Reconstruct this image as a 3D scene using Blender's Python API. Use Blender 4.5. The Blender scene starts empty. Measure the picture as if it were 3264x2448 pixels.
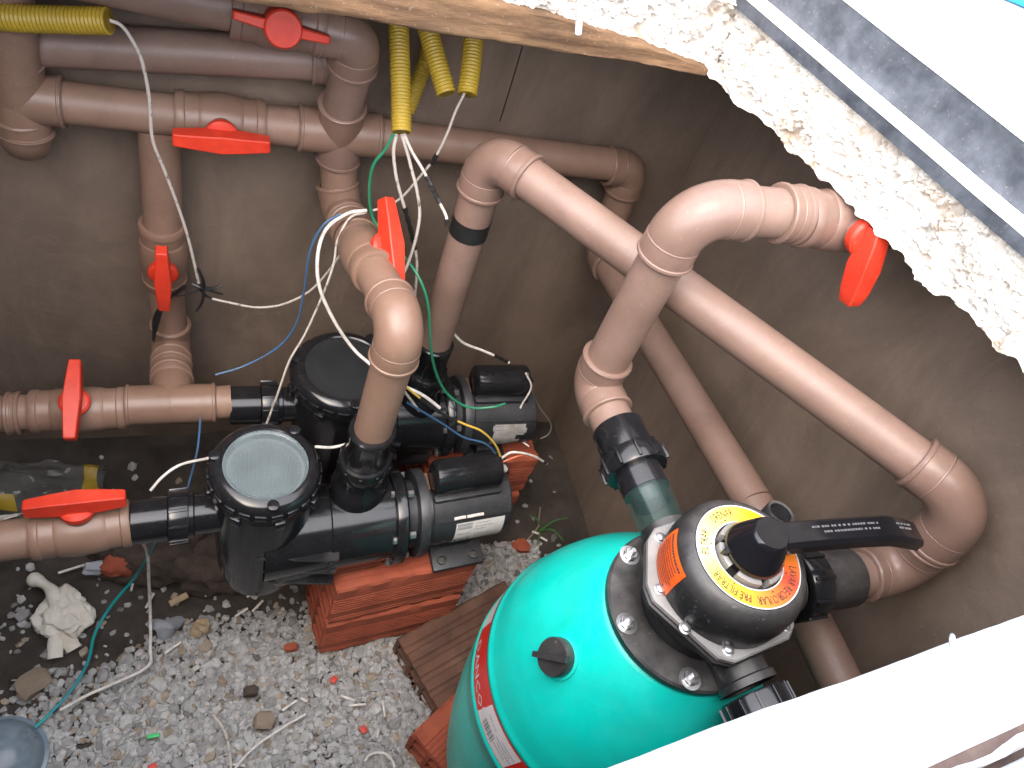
import bpy, bmesh, math, random
import numpy as np
from mathutils import Vector, Matrix, noise

random.seed(7)
rng = np.random.default_rng(7)
PI = math.pi
sc = bpy.context.scene
C = sc.collection

# ------------------------------------------------------------------ camera, sky, sun, exposure
cd = bpy.data.cameras.new('camera')
cam = bpy.data.objects.new('camera', cd); C.objects.link(cam); sc.camera = cam
right = Vector((0.92775, -0.24426, 0.28216)); up = Vector((0.01411, 0.77848, 0.62751)); fwd = Vector((0.37294, 0.57819, -0.72569))
cam.matrix_world = Matrix(((right.x, up.x, -fwd.x, 0.0), (right.y, up.y, -fwd.y, 0.0), (right.z, up.z, -fwd.z, 1.52), (0, 0, 0, 1)))
cd.sensor_width = 36.0; cd.lens = 27.667; cd.clip_start = 0.02; cd.clip_end = 200.0

w = bpy.data.worlds.new('World'); sc.world = w; w.use_nodes = True
nt = w.node_tree; nt.nodes.clear()
sky = nt.nodes.new('ShaderNodeTexSky'); sky.sky_type = 'NISHITA'; sky.sun_disc = False
SUN_EL, SUN_AZ = math.radians(58), math.radians(225)
sky.sun_elevation = SUN_EL; sky.sun_rotation = SUN_AZ
sky.air_density = 1.0; sky.dust_density = 3.0; sky.ozone_density = 1.0
bg = nt.nodes.new('ShaderNodeBackground'); bg.inputs[1].default_value = 0.085
ow = nt.nodes.new('ShaderNodeOutputWorld')
nt.links.new(sky.outputs[0], bg.inputs[0]); nt.links.new(bg.outputs[0], ow.inputs[0])

sl = bpy.data.lights.new('sun', 'SUN'); sl.energy = 1.5; sl.angle = math.radians(125); sl.color = (1.0, 0.94, 0.87)
so = bpy.data.objects.new('sun', sl); C.objects.link(so)
sd = Vector((math.sin(SUN_AZ) * math.cos(SUN_EL), math.cos(SUN_AZ) * math.cos(SUN_EL), math.sin(SUN_EL)))
so.rotation_euler = sd.to_track_quat('Z', 'Y').to_euler()
so.location = (0, 0, 5)
sc.view_settings.view_transform = 'Standard'; sc.view_settings.look = 'None'
sc.view_settings.exposure = 2.7; sc.view_settings.gamma = 1.0
sc.render.engine = 'CYCLES'
sc.cycles.max_bounces = 10; sc.cycles.diffuse_bounces = 6; sc.cycles.transparent_max_bounces = 12

# ------------------------------------------------------------------ materials
MATS = {}
def mat(name, col, rough=0.5, col2=None, nscale=12.0, bump=0.0, bscale=60.0, metal=0.0, dust=0.0, dustcol=(0.34, 0.29, 0.24),
        spec=0.5, trans=0.0, rvar=0.0, contrast=(0.35, 0.65), detail=6.0, attr=None, stretch=None, specks=0.0, dustscale=9.0, dustth=(0.5, 0.8), sss=0.0, stain=0.0, sscale=2.2, sstretch=(1, 1, 1)):
    m = bpy.data.materials.new(name); m.use_nodes = True; n = m.node_tree.nodes; l = m.node_tree.links
    p = n['Principled BSDF']
    p.inputs['Base Color'].default_value = (*col, 1); p.inputs['Roughness'].default_value = rough
    p.inputs['Metallic'].default_value = metal; p.inputs['Specular IOR Level'].default_value = spec
    if trans: p.inputs['Transmission Weight'].default_value = trans
    if sss:
        p.inputs['Subsurface Weight'].default_value = sss; p.inputs['Subsurface Radius'].default_value = (0.01, 0.01, 0.01)
    tc = n.new('ShaderNodeTexCoord'); vec = tc.outputs['Object']
    if stretch:
        mp = n.new('ShaderNodeMapping'); mp.inputs['Scale'].default_value = stretch; l.new(vec, mp.inputs[0]); vec = mp.outputs[0]
    cur = None
    if attr:
        a = n.new('ShaderNodeAttribute'); a.attribute_name = attr; cur = a.outputs['Color']
    if col2 is not None:
        nz = n.new('ShaderNodeTexNoise'); nz.inputs['Scale'].default_value = nscale; nz.inputs['Detail'].default_value = detail; nz.inputs['Roughness'].default_value = 0.62
        l.new(vec, nz.inputs['Vector'])
        r = n.new('ShaderNodeMapRange'); r.inputs[1].default_value = contrast[0]; r.inputs[2].default_value = contrast[1]; l.new(nz.outputs[0], r.inputs[0])
        mx = n.new('ShaderNodeMix'); mx.data_type = 'RGBA'; l.new(r.outputs[0], mx.inputs[0])
        mx.inputs[6].default_value = (*col, 1); mx.inputs[7].default_value = (*col2, 1)
        if cur is not None:
            mm = n.new('ShaderNodeMix'); mm.data_type = 'RGBA'; mm.blend_type = 'MULTIPLY'; mm.inputs[0].default_value = 1.0
            l.new(cur, mm.inputs[6]); l.new(mx.outputs[2], mm.inputs[7]); cur = mm.outputs[2]
        else: cur = mx.outputs[2]
        if rvar:
            rr = n.new('ShaderNodeMapRange'); rr.inputs[3].default_value = max(0.05, rough - rvar); rr.inputs[4].default_value = min(1, rough + rvar)
            l.new(nz.outputs[0], rr.inputs[0]); l.new(rr.outputs[0], p.inputs['Roughness'])
    if dust:
        ge = n.new('ShaderNodeNewGeometry'); sx = n.new('ShaderNodeSeparateXYZ'); l.new(ge.outputs['Normal'], sx.inputs[0])
        mr = n.new('ShaderNodeMapRange'); mr.inputs[1].default_value = 0.15; mr.inputs[2].default_value = 1.0; l.new(sx.outputs[2], mr.inputs[0])
        nd = n.new('ShaderNodeTexNoise'); nd.inputs['Scale'].default_value = dustscale; nd.inputs['Detail'].default_value = 9; nd.inputs['Roughness'].default_value = 0.7; l.new(tc.outputs['Object'], nd.inputs['Vector'])
        md = n.new('ShaderNodeMapRange'); md.inputs[1].default_value = dustth[0]; md.inputs[2].default_value = dustth[1]; l.new(nd.outputs[0], md.inputs[0])
        mu = n.new('ShaderNodeMath'); mu.operation = 'MULTIPLY'; l.new(mr.outputs[0], mu.inputs[0]); l.new(md.outputs[0], mu.inputs[1])
        mk = n.new('ShaderNodeMath'); mk.operation = 'MULTIPLY'; mk.inputs[1].default_value = dust; l.new(mu.outputs[0], mk.inputs[0])
        dx = n.new('ShaderNodeMix'); dx.data_type = 'RGBA'; l.new(mk.outputs[0], dx.inputs[0]); dx.inputs[7].default_value = (*dustcol, 1)
        if cur is not None: l.new(cur, dx.inputs[6])
        else: dx.inputs[6].default_value = (*col, 1)
        cur = dx.outputs[2]
        ra = n.new('ShaderNodeMapRange'); ra.inputs[3].default_value = rough; ra.inputs[4].default_value = 0.85; l.new(mk.outputs[0], ra.inputs[0]); l.new(ra.outputs[0], p.inputs['Roughness'])
    if specks:
        vs = n.new('ShaderNodeTexNoise'); vs.inputs['Scale'].default_value = 260; vs.inputs['Detail'].default_value = 2; l.new(tc.outputs['Object'], vs.inputs['Vector'])
        ms = n.new('ShaderNodeMapRange'); ms.inputs[1].default_value = 0.66; ms.inputs[2].default_value = 0.72; ms.inputs[4].default_value = specks; l.new(vs.outputs[0], ms.inputs[0])
        xs = n.new('ShaderNodeMix'); xs.data_type = 'RGBA'; l.new(ms.outputs[0], xs.inputs[0]); xs.inputs[7].default_value = (0.42, 0.37, 0.32, 1)
        if cur is not None: l.new(cur, xs.inputs[6])
        else: xs.inputs[6].default_value = (*col, 1)
        cur = xs.outputs[2]
    if stain:
        mp2 = n.new('ShaderNodeMapping'); mp2.inputs['Scale'].default_value = sstretch; l.new(tc.outputs['Object'], mp2.inputs[0])
        n2 = n.new('ShaderNodeTexNoise'); n2.inputs['Scale'].default_value = sscale; n2.inputs['Detail'].default_value = 10; n2.inputs['Roughness'].default_value = 0.68; n2.inputs['Distortion'].default_value = 0.6; l.new(mp2.outputs[0], n2.inputs['Vector'])
        m2 = n.new('ShaderNodeMapRange'); m2.inputs[1].default_value = 0.40; m2.inputs[2].default_value = 0.66; m2.inputs[3].default_value = 1.0; m2.inputs[4].default_value = 1.0 - stain; l.new(n2.outputs[0], m2.inputs[0])
        x2 = n.new('ShaderNodeMix'); x2.data_type = 'RGBA'; x2.blend_type = 'MULTIPLY'; x2.inputs[0].default_value = 1.0; l.new(m2.outputs[0], x2.inputs[7])
        if cur is not None: l.new(cur, x2.inputs[6])
        else: x2.inputs[6].default_value = (*col, 1)
        cur = x2.outputs[2]
    if cur is not None: l.new(cur, p.inputs['Base Color'])
    if bump:
        nb = n.new('ShaderNodeTexNoise'); nb.inputs['Scale'].default_value = bscale; nb.inputs['Detail'].default_value = 8; nb.inputs['Roughness'].default_value = 0.65; l.new(vec, nb.inputs['Vector'])
        bu = n.new('ShaderNodeBump'); bu.inputs['Strength'].default_value = 0.6; bu.inputs['Distance'].default_value = bump
        l.new(nb.outputs[0], bu.inputs['Height']); l.new(bu.outputs[0], p.inputs['Normal'])
    MATS[name] = m
    return m

mat('pvc', (0.205, 0.130, 0.101), 0.46, (0.242, 0.158, 0.125), 10, rvar=0.12, stain=0.16, sscale=16, dust=0.22, dustcol=(0.30, 0.215, 0.175), specks=0.20, bump=0.0002, bscale=240)
mat('pvc_tan', (0.232, 0.141, 0.100), 0.48, (0.268, 0.168, 0.122), 10, rvar=0.12, stain=0.16, sscale=16, dust=0.2, dustcol=(0.30, 0.215, 0.16), specks=0.2)  # same brown PVC with warmer, brighter light put into its colour
mat('pvc_tan_fitting', (0.205, 0.124, 0.088), 0.37, (0.235, 0.145, 0.104), 9, rvar=0.08, stain=0.14, sscale=14, dust=0.15, specks=0.15)  # matching fittings, the warm light again mixed into the colour
mat('pvc_fitting', (0.185, 0.116, 0.090), 0.34, (0.212, 0.136, 0.107), 9, rvar=0.08, stain=0.14, sscale=14, dust=0.15, dustcol=(0.36, 0.27, 0.22), specks=0.12)
mat('pvc_bead', (0.205, 0.132, 0.104), 0.26, (0.23, 0.15, 0.12), 30)
mat('red_handle', (0.60, 0.034, 0.014), 0.48, (0.66, 0.045, 0.018), 40, rvar=0.1, bump=0.0002, bscale=300, dust=0.16, dustcol=(0.5, 0.27, 0.21), stain=0.20, sscale=34, specks=0.12)
mat('black', (0.007, 0.0075, 0.009), 0.15, (0.011, 0.0115, 0.0135), 18, rvar=0.05, dust=0.07, dustcol=(0.16, 0.155, 0.15), specks=0.04, dustscale=26, dustth=(0.3, 0.9))
mat('black_old', (0.013, 0.013, 0.015), 0.34, (0.024, 0.024, 0.025), 22, rvar=0.12, dust=0.42, dustcol=(0.24, 0.22, 0.20), specks=0.16, dustscale=34, dustth=(0.28, 0.85))
mat('motor_paint', (0.015, 0.017, 0.021), 0.38, (0.025, 0.027, 0.031), 15, rvar=0.10, dust=0.20, dustcol=(0.20, 0.19, 0.185), specks=0.16, dustscale=34, dustth=(0.3, 0.85))
mat('black_gloss', (0.007, 0.007, 0.009), 0.12, (0.010, 0.010, 0.012), 18, rvar=0.04)
mat('rust', (0.20, 0.105, 0.07), 0.8, (0.10, 0.055, 0.04), 40, bump=0.0004, bscale=200)
mat('steel', (0.62, 0.62, 0.62), 0.33, (0.50, 0.50, 0.50), 60, metal=0.9, rvar=0.1)
mat('flange_grey', (0.30, 0.29, 0.28), 0.5, (0.20, 0.195, 0.19), 25, dust=0.3, specks=0.2)
mat('zinc', (0.070, 0.080, 0.100), 0.38, (0.145, 0.16, 0.19), 32, metal=0.4, rvar=0.15, bump=0.0006, bscale=120, specks=0.25, detail=12, stain=0.3, sscale=22)
mat('tank', (0.0, 0.60, 0.50), 0.33, (0.004, 0.57, 0.475), 7, rvar=0.08, dust=0.16, dustcol=(0.30, 0.50, 0.46), dustscale=22, dustth=(0.42, 0.85), stain=0.13, sscale=14, specks=0.09, bump=0.0003, bscale=18)
mat('paper', (0.62, 0.62, 0.62), 0.55, (0.52, 0.51, 0.49), 35, dust=0.1)
mat('paper_dirty', (0.42, 0.41, 0.39), 0.6, (0.25, 0.24, 0.22), 45)
mat('ink', (0.035, 0.035, 0.04), 0.6)
mat('ink_faint', (0.075, 0.05, 0.04), 0.6)
mat('ink_grey', (0.11, 0.11, 0.115), 0.6)
mat('ink_soft', (0.28, 0.28, 0.29), 0.6)
mat('band_red', (0.62, 0.018, 0.014), 0.3, (0.66, 0.022, 0.016), 20)
mat('band_white', (0.74, 0.70, 0.70), 0.35)
mat('label_orange', (0.80, 0.14, 0.015), 0.45, (0.70, 0.09, 0.012), 12)
mat('plaster', (0.222, 0.161, 0.120), 0.92, (0.176, 0.128, 0.096), 3.5, bump=0.005, bscale=40, specks=0.16, stain=0.34, sscale=4.0, sstretch=(1.6, 1.6, 0.7))
mat('soil', (0.075, 0.062, 0.051), 0.95, (0.030, 0.024, 0.020), 9, bump=0.008, bscale=80)
mat('gravel', (1, 1, 1), 0.8, (0.72, 0.72, 0.72), 90, attr='tint', bump=0.0008, bscale=260)
mat('slab', (0.46, 0.43, 0.38), 0.92, (0.34, 0.31, 0.27), 10, bump=0.003, bscale=60)
mat('rough_conc', (0.78, 0.735, 0.67), 0.95, (0.44, 0.34, 0.255), 24, bump=0.003, bscale=190, contrast=(0.50, 0.68), stain=0.30, sscale=30)
mat('white_top', (0.78, 0.77, 0.74), 0.8, (0.70, 0.68, 0.64), 8, bump=0.001, bscale=80)
mat('gap_soil', (0.17, 0.12, 0.10), 0.95, (0.09, 0.06, 0.05), 30, bump=0.003, bscale=90)
mat('wood', (0.235, 0.135, 0.066), 0.85, (0.115, 0.058, 0.028), 4.2, stretch=(3.5, 20, 20), bump=0.002, bscale=14, contrast=(0.36, 0.68), detail=14, specks=0.35, stain=0.45, sscale=18, sstretch=(0.6, 1, 2.2))
mat('brick', (0.41, 0.096, 0.048), 0.87, (0.29, 0.066, 0.034), 14, bump=0.0006, bscale=220, stain=0.22, sscale=9, dust=0.3, dustcol=(0.40, 0.20, 0.13), specks=0.1)
mat('brick_old', (0.085, 0.044, 0.031), 0.9, (0.17, 0.082, 0.053), 16, bump=0.0014, bscale=110, dust=0.35, dustcol=(0.30, 0.24, 0.19), specks=0.2)
mat('white_wire', (0.76, 0.73, 0.70), 0.4, (0.52, 0.47, 0.42), 70)
mat('dirty_wire', (0.50, 0.45, 0.40), 0.5, (0.16, 0.13, 0.11), 120, contrast=(0.55, 0.68))
mat('green_wire', (0.02, 0.27, 0.13), 0.4, (0.03, 0.20, 0.11), 60)
mat('teal_wire', (0.005, 0.36, 0.34), 0.4, (0.01, 0.22, 0.30), 20)
mat('blue_wire', (0.030, 0.105, 0.22), 0.45, (0.05, 0.09, 0.15), 50)
mat('yellow_wire', (0.62, 0.40, 0.07), 0.4)
mat('orange_wire', (0.60, 0.14, 0.06), 0.4)
mat('grey_wire', (0.20, 0.18, 0.17), 0.5)
mat('tape', (0.012, 0.012, 0.013), 0.35, (0.02, 0.02, 0.02), 40, bump=0.0004, bscale=120)
mat('conduit', (0.44, 0.30, 0.030), 0.42, (0.37, 0.245, 0.026), 20, dust=0.15, sss=0.15)
mat('rag', (0.80, 0.78, 0.72), 0.8, (0.62, 0.56, 0.47), 14, bump=0.004, bscale=70)
mat('grey_rag', (0.40, 0.43, 0.48), 0.8, (0.30, 0.32, 0.36), 20, bump=0.001, bscale=90)
mat('cardboard', (0.44, 0.33, 0.21), 0.85, (0.30, 0.22, 0.14), 25, bump=0.001, bscale=90)
mat('stone_tan', (0.27, 0.21, 0.155), 0.9, (0.20, 0.16, 0.12), 30, bump=0.001, bscale=120)
mat('clod', (0.085, 0.060, 0.047), 0.92, (0.045, 0.034, 0.028), 18, bump=0.008, bscale=60)
mat('green_bit', (0.03, 0.50, 0.12), 0.4)
mat('red_bit', (0.58, 0.05, 0.03), 0.5)
mat('hose_blue', (0.005, 0.36, 0.62), 0.3, (0.01, 0.30, 0.55), 30)
mat('leaf', (0.05, 0.20, 0.04), 0.5, (0.04, 0.12, 0.03), 40)
mat('basket', (0.30, 0.32, 0.32), 0.5, (0.24, 0.26, 0.26), 30)

def clear_mat(name, tint, alpha, rough=0.08, gloss=0.5):
    m = bpy.data.materials.new(name); m.use_nodes = True; n = m.node_tree.nodes; l = m.node_tree.links
    p = n['Principled BSDF']; p.inputs['Base Color'].default_value = (*tint, 1); p.inputs['Roughness'].default_value = rough; p.inputs['Specular IOR Level'].default_value = gloss
    t = n.new('ShaderNodeBsdfTransparent'); t.inputs[0].default_value = (*[min(1, 0.75 + 0.25 * c / max(tint)) for c in tint], 1)
    mx = n.new('ShaderNodeMixShader'); tc = n.new('ShaderNodeTexCoord'); nz = n.new('ShaderNodeTexNoise'); nz.inputs['Scale'].default_value = 18; nz.inputs['Detail'].default_value = 6
    mr = n.new('ShaderNodeMapRange'); mr.inputs[1].default_value = 0.3; mr.inputs[2].default_value = 0.7; mr.inputs[3].default_value = alpha - 0.12; mr.inputs[4].default_value = alpha + 0.12
    l.new(tc.outputs['Object'], nz.inputs['Vector']); l.new(nz.outputs[0], mr.inputs[0]); l.new(mr.outputs[0], mx.inputs[0])
    l.new(t.outputs[0], mx.inputs[1]); l.new(p.outputs[0], mx.inputs[2]); l.new(mx.outputs[0], n['Material Output'].inputs['Surface'])
    MATS[name] = m
clear_mat('lid_clear', (0.19, 0.235, 0.25), 0.60, 0.16)
clear_mat('lid_dark', (0.030, 0.032, 0.034), 0.88, 0.16)
clear_mat('sight_clear', (0.05, 0.085, 0.08), 0.22, 0.05, 0.9)
clear_mat('bag_clear', (0.30, 0.30, 0.29), 0.34, 0.15, 0.8)
clear_mat('bag_brown', (0.13, 0.085, 0.06), 0.55, 0.2, 0.7)
clear_mat('blue_plastic', (0.24, 0.31, 0.38), 0.6, 0.22, 0.6)

# dial label: yellow to orange to red round the ring, printed colour
def dial_mat():
    m = bpy.data.materials.new('dial_print'); m.use_nodes = True; n = m.node_tree.nodes; l = m.node_tree.links; p = n['Principled BSDF']; p.inputs['Roughness'].default_value = 0.35
    a = n.new('ShaderNodeAttribute'); a.attribute_name = 'tint'; l.new(a.outputs['Color'], p.inputs['Base Color']); MATS['dial_print'] = m
dial_mat()

# ------------------------------------------------------------------ mesh helpers
def basis(d):
    d = Vector(d).normalized()
    a = Vector((0, 0, 1)) if abs(d.z) < 0.9 else Vector((1, 0, 0))
    u = a.cross(d).normalized(); v = d.cross(u).normalized()
    return u, v, d

class MB:
    def __init__(s): s.v = []; s.f = []
    def add(s, vs, fs):
        o = len(s.v); s.v += [Vector(q) for q in vs]; s.f += [tuple(i + o for i in f) for f in fs]
    def tube(s, pts, rad, seg=16, caps=True, closed=False):
        pts = [Vector(p) for p in pts]; n = len(pts)
        if not hasattr(rad, '__len__'): rad = [rad] * n
        u = None; rings = []
        for i, p in enumerate(pts):
            if closed: t = pts[(i + 1) % n] - pts[i - 1]
            else: t = pts[min(i + 1, n - 1)] - pts[max(i - 1, 0)]
            if t.length < 1e-9: t = pts[-1] - pts[0]
            t.normalize()
            if u is None: u, _, _ = basis(t)
            u = (u - t * u.dot(t)).normalized(); v = t.cross(u)
            rings.append([p + (u * math.cos(2 * PI * k / seg) + v * math.sin(2 * PI * k / seg)) * rad[i] for k in range(seg)])
        vs = [q for r in rings for q in r]; fs = []
        for i in range(n if closed else n - 1):
            j = (i + 1) % n
            for k in range(seg):
                fs.append((i * seg + k, i * seg + (k + 1) % seg, j * seg + (k + 1) % seg, j * seg + k))
        if caps and not closed:
            fs.append(tuple(range(seg - 1, -1, -1))); fs.append(tuple((n - 1) * seg + k for k in range(seg)))
        s.add(vs, fs)
    def lathe(s, prof, o=(0, 0, 0), d=(0, 0, 1), seg=32, a0=0, a1=2 * PI, close=False):
        u, v, d = basis(d); o = Vector(o); full = abs(a1 - a0 - 2 * PI) < 1e-6
        m = seg if full else seg + 1; vs = []; fs = []
        for r, h in prof:
            for k in range(m):
                a = a0 + (a1 - a0) * k / seg
                vs.append(o + d * h + (u * math.cos(a) + v * math.sin(a)) * max(r, 1e-5))
        n = len(prof)
        for i in range(n if close else n - 1):
            j = (i + 1) % n
            for k in range(seg):
                k2 = (k + 1) % m
                fs.append((i * m + k, i * m + k2, j * m + k2, j * m + k))
        s.add(vs, fs)
    def box(s, c, sz, rot=None, bev=0.0):
        x, y, z = [q / 2 for q in sz]; R = rot or Matrix.Identity(3); c = Vector(c)
        if bev <= 0:
            vs = [c + R @ Vector((sx * x, sy * y, sz_ * z)) for sx in (-1, 1) for sy in (-1, 1) for sz_ in (-1, 1)]
            s.add(vs, [(0, 1, 3, 2), (4, 6, 7, 5), (0, 4, 5, 1), (2, 3, 7, 6), (0, 2, 6, 4), (1, 5, 7, 3)])
        else:
            bm = bmesh.new(); bmesh.ops.create_cube(bm, size=1.0)
            for q in bm.verts: q.co = Vector((q.co.x * 2 * x, q.co.y * 2 * y, q.co.z * 2 * z))
            bmesh.ops.bevel(bm, geom=bm.edges[:] , offset=bev, segments=2, affect='EDGES', profile=0.5)
            bm.verts.index_update()
            s.add([c + R @ q.co for q in bm.verts], [tuple(q.index for q in f.verts) for f in bm.faces]); bm.free()
    def prism(s, poly, o, ax, ay, az, h0, h1, bev=0.0):
        ax, ay, az, o = Vector(ax), Vector(ay), Vector(az), Vector(o); n = len(poly)
        if bev > 0:
            c = [sum(p[0] for p in poly) / n, sum(p[1] for p in poly) / n]
            def sh(p, k): return (c[0] + (p[0] - c[0]) * k, c[1] + (p[1] - c[1]) * k)
            R = max(math.hypot(p[0] - c[0], p[1] - c[1]) for p in poly); k = 1 - bev / R
            lay = [([sh(p, k) for p in poly], h0), (poly, h0 + bev), (poly, h1 - bev), ([sh(p, k) for p in poly], h1)]
        else: lay = [(poly, h0), (poly, h1)]
        vs = [o + ax * p[0] + ay * p[1] + az * h for pl, h in lay for p in pl]; fs = []
        for i in range(len(lay) - 1):
            for k in range(n): fs.append((i * n + k, i * n + (k + 1) % n, (i + 1) * n + (k + 1) % n, (i + 1) * n + k))
        fs.append(tuple(range(n - 1, -1, -1))); fs.append(tuple((len(lay) - 1) * n + k for k in range(n)))
        s.add(vs, fs)
    def build(s, name, m, parent=None, origin=None, smooth=True, ang=38):
        me = bpy.data.meshes.new(name)
        o0 = Vector(origin) if origin is not None else Vector((0, 0, 0))
        me.from_pydata([tuple(q - o0) for q in s.v], [], s.f)
        bm = bmesh.new(); bm.from_mesh(me); bmesh.ops.recalc_face_normals(bm, faces=bm.faces[:]); bm.to_mesh(me); bm.free()
        me.materials.append(MATS[m] if isinstance(m, str) else m)
        if smooth:
            me.polygons.foreach_set('use_smooth', [True] * len(me.polygons)); me.set_sharp_from_angle(angle=math.radians(ang))
        me.update()
        ob = bpy.data.objects.new(name, me); C.objects.link(ob)
        if parent is not None: ob.parent = parent
        return ob

def empty(name, loc, label, cat, group=None):
    o = bpy.data.objects.new(name, None); C.objects.link(o); o.location = loc; o.empty_display_size = 0.02
    o['label'] = label; o['category'] = cat
    if group: o['group'] = group
    return o
def tag(o, label=None, cat=None, group=None, kind=None):
    if label: o['label'] = label
    if cat: o['category'] = cat
    if group: o['group'] = group
    if kind: o['kind'] = kind
    return o
def copy_tree(o, parent=None):
    c = o.copy(); C.objects.link(c); c.parent = parent
    for ch in [q for q in bpy.data.objects if q.parent == o]: copy_tree(ch, c)
    return c
def catmull(pts, n=8):
    P = [Vector(p) for p in pts]; P = [P[0] * 2 - P[1]] + P + [P[-1] * 2 - P[-2]]; out = []
    for i in range(1, len(P) - 2):
        a, b, c, d = P[i - 1:i + 3]
        for k in range(n):
            t = k / n
            out.append(0.5 * ((2 * b) + (c - a) * t + (2 * a - 5 * b + 4 * c - d) * t * t + (3 * b - 3 * c + d - a) * t ** 3))
    out.append(P[-2]); return out
dg = None
def text_verts(txt, size):
    cu = bpy.data.curves.new('t', 'FONT'); cu.body = txt; cu.size = size; cu.align_x = 'CENTER'; cu.align_y = 'CENTER'; cu.resolution_u = 1; cu.fill_mode = 'FRONT'
    o = bpy.data.objects.new('t', cu); C.objects.link(o)
    bpy.context.view_layer.update(); me = o.evaluated_get(bpy.context.evaluated_depsgraph_get()).to_mesh()
    vs = [tuple(v.co) for v in me.vertices]; fs = [tuple(p.vertices) for p in me.polygons]
    bpy.data.objects.remove(o); bpy.data.curves.remove(cu)
    return vs, fs

# ------------------------------------------------------------------ the pit: floor, walls, slab
XL, XR, YF, YB, ZS = -1.05, 0.86, -0.45, 1.085, 1.12
HOLE = [(-0.42, -0.006), (0.789, 0.124), (0.604, 0.82), (-0.42, 0.81)]

def grid_obj(name, m, nx, ny, fn, kind='structure'):
    vs = [fn(i / nx, j / ny) for j in range(ny + 1) for i in range(nx + 1)]
    fs = [(j * (nx + 1) + i, j * (nx + 1) + i + 1, (j + 1) * (nx + 1) + i + 1, (j + 1) * (nx + 1) + i) for j in range(ny) for i in range(nx)]
    mb = MB(); mb.add(vs, fs); o = mb.build(name, m); 
    if kind: tag(o, kind=kind)
    return o
def soil_h(x, y):
    return 0.010 * noise.noise(Vector((x * 7, y * 7, 3))) + 0.005 * noise.noise(Vector((x * 23, y * 23, 9))) - 0.012 + 0.012 * max(0, min(1, (y - 0.6) * 4))
grid_obj('pit_floor', 'soil', 110, 90, lambda u, v: (XL + (XR - XL) * u, YF + (YB - YF) * v, soil_h(XL + (XR - XL) * u, YF + (YB - YF) * v)))
def wall(name, c, sz):
    mb = MB(); mb.box(c, sz); o = mb.build(name, 'plaster', smooth=False); tag(o, kind='structure')
wall('wall_back', ((XL + XR) / 2, YB + 0.05, 0.51), (XR - XL + 0.2, 0.10, 1.222))
wall('wall_right', (XR + 0.05, (YF + YB) / 2, 0.51), (0.10, YB - YF - 0.002, 1.222))
wall('wall_left', (XL - 0.05, (YF + YB) / 2, 0.51), (0.10, YB - YF - 0.002, 1.222))
wall('wall_front', ((XL + XR) / 2, YF - 0.05, 0.51), (XR - XL + 0.2, 0.10, 1.222))

ck = MB(); ck.tube(catmull([(0.467, 1.085, 0.98), (0.468, 1.085, 0.918), (0.468, 1.085, 0.85)], 8), 0.0011, 6)
ck.build('crack', 'tape', bpy.data.objects['wall_back'])
def offset_poly(poly, ds):
    n = len(poly); out = []
    lines = []
    for i in range(n):
        a, b = Vector(poly[i]), Vector(poly[(i + 1) % n]); d = (b - a).normalized(); nn = Vector((d.y, -d.x))
        lines.append((a + nn * ds[i], d))
    for i in range(n):
        p, d = lines[i - 1]; q, e = lines[i]
        k = (q - p).cross(e) / d.cross(e) if abs(d.cross(e)) > 1e-9 else 0
        out.append(p + d * k)
    return [tuple(o) for o in out]
def ring_slab(mb, inner, outer, z0, z1):
    n = len(inner); vs = [(*p, z) for z in (z0, z1) for pl in (inner, outer) for p in pl]; fs = []
    for k in range(n):
        j = (k + 1) % n
        fs += [(k, j, n + j, n + k), (2 * n + k, 3 * n + k, 3 * n + j, 2 * n + j), (k, 2 * n + k, 2 * n + j, j), (n + k, n + j, 3 * n + j, 3 * n + k)]
    mb.add(vs, fs)
mb = MB()
ring_slab(mb, offset_poly(HOLE, [0.004, 0.016, 0.014, 0.0]), [(XL - 0.12, YF - 0.12), (XR + 0.14, YF - 0.12), (XR + 0.14, YB + 0.12), (XL - 0.12, YB + 0.12)], ZS, 1.198)
tag(mb.build('roof_slab', 'slab', smooth=False), kind='structure')
# ground round the hatch: a big sheet with a hole, its inner edge crumbled
gp = offset_poly(HOLE, [0.0555, 0.036, 0.016, 0.03])
def jag(a, b, n, amp, seed):
    r = random.Random(seed); out = []
    d = (Vector(b) - Vector(a)).normalized(); nn = Vector((d.y, -d.x))
    for i in range(n):
        t = i / n; k = 0 if i == 0 else max(0, noise.noise(Vector((t * 26, seed, 0.3)))) * amp + r.random() * amp * 0.12
        out.append(tuple(Vector(a) + (Vector(b) - Vector(a)) * t + nn * k))
    return out
inner = jag(gp[0], gp[1], 90, 0.008, 1) + jag(gp[1], gp[2], 160, 0.045, 2) + jag(gp[2], gp[3], 40, 0.012, 3) + jag(gp[3], gp[0], 10, 0.0, 4)
cx, cy = 0.25, 0.4
outer = [tuple(Vector((cx, cy)) + (Vector(p) - Vector((cx, cy))).normalized() * 40.0) for p in inner]
mb = MB(); ring_slab(mb, inner, outer, 1.20, 1.265)
tag(mb.build('ground', 'white_top', smooth=False), kind='structure')
mb = MB(); ring_slab(mb, offset_poly(HOLE, [0.046, 0.033, 0.013, 0.02]), offset_poly(HOLE, [0.085, 0.075, 0.09, 0.08]), 1.1985, 1.246)
tag(mb.build('bedding_soil', 'gap_soil', smooth=False), kind='structure')
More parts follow.
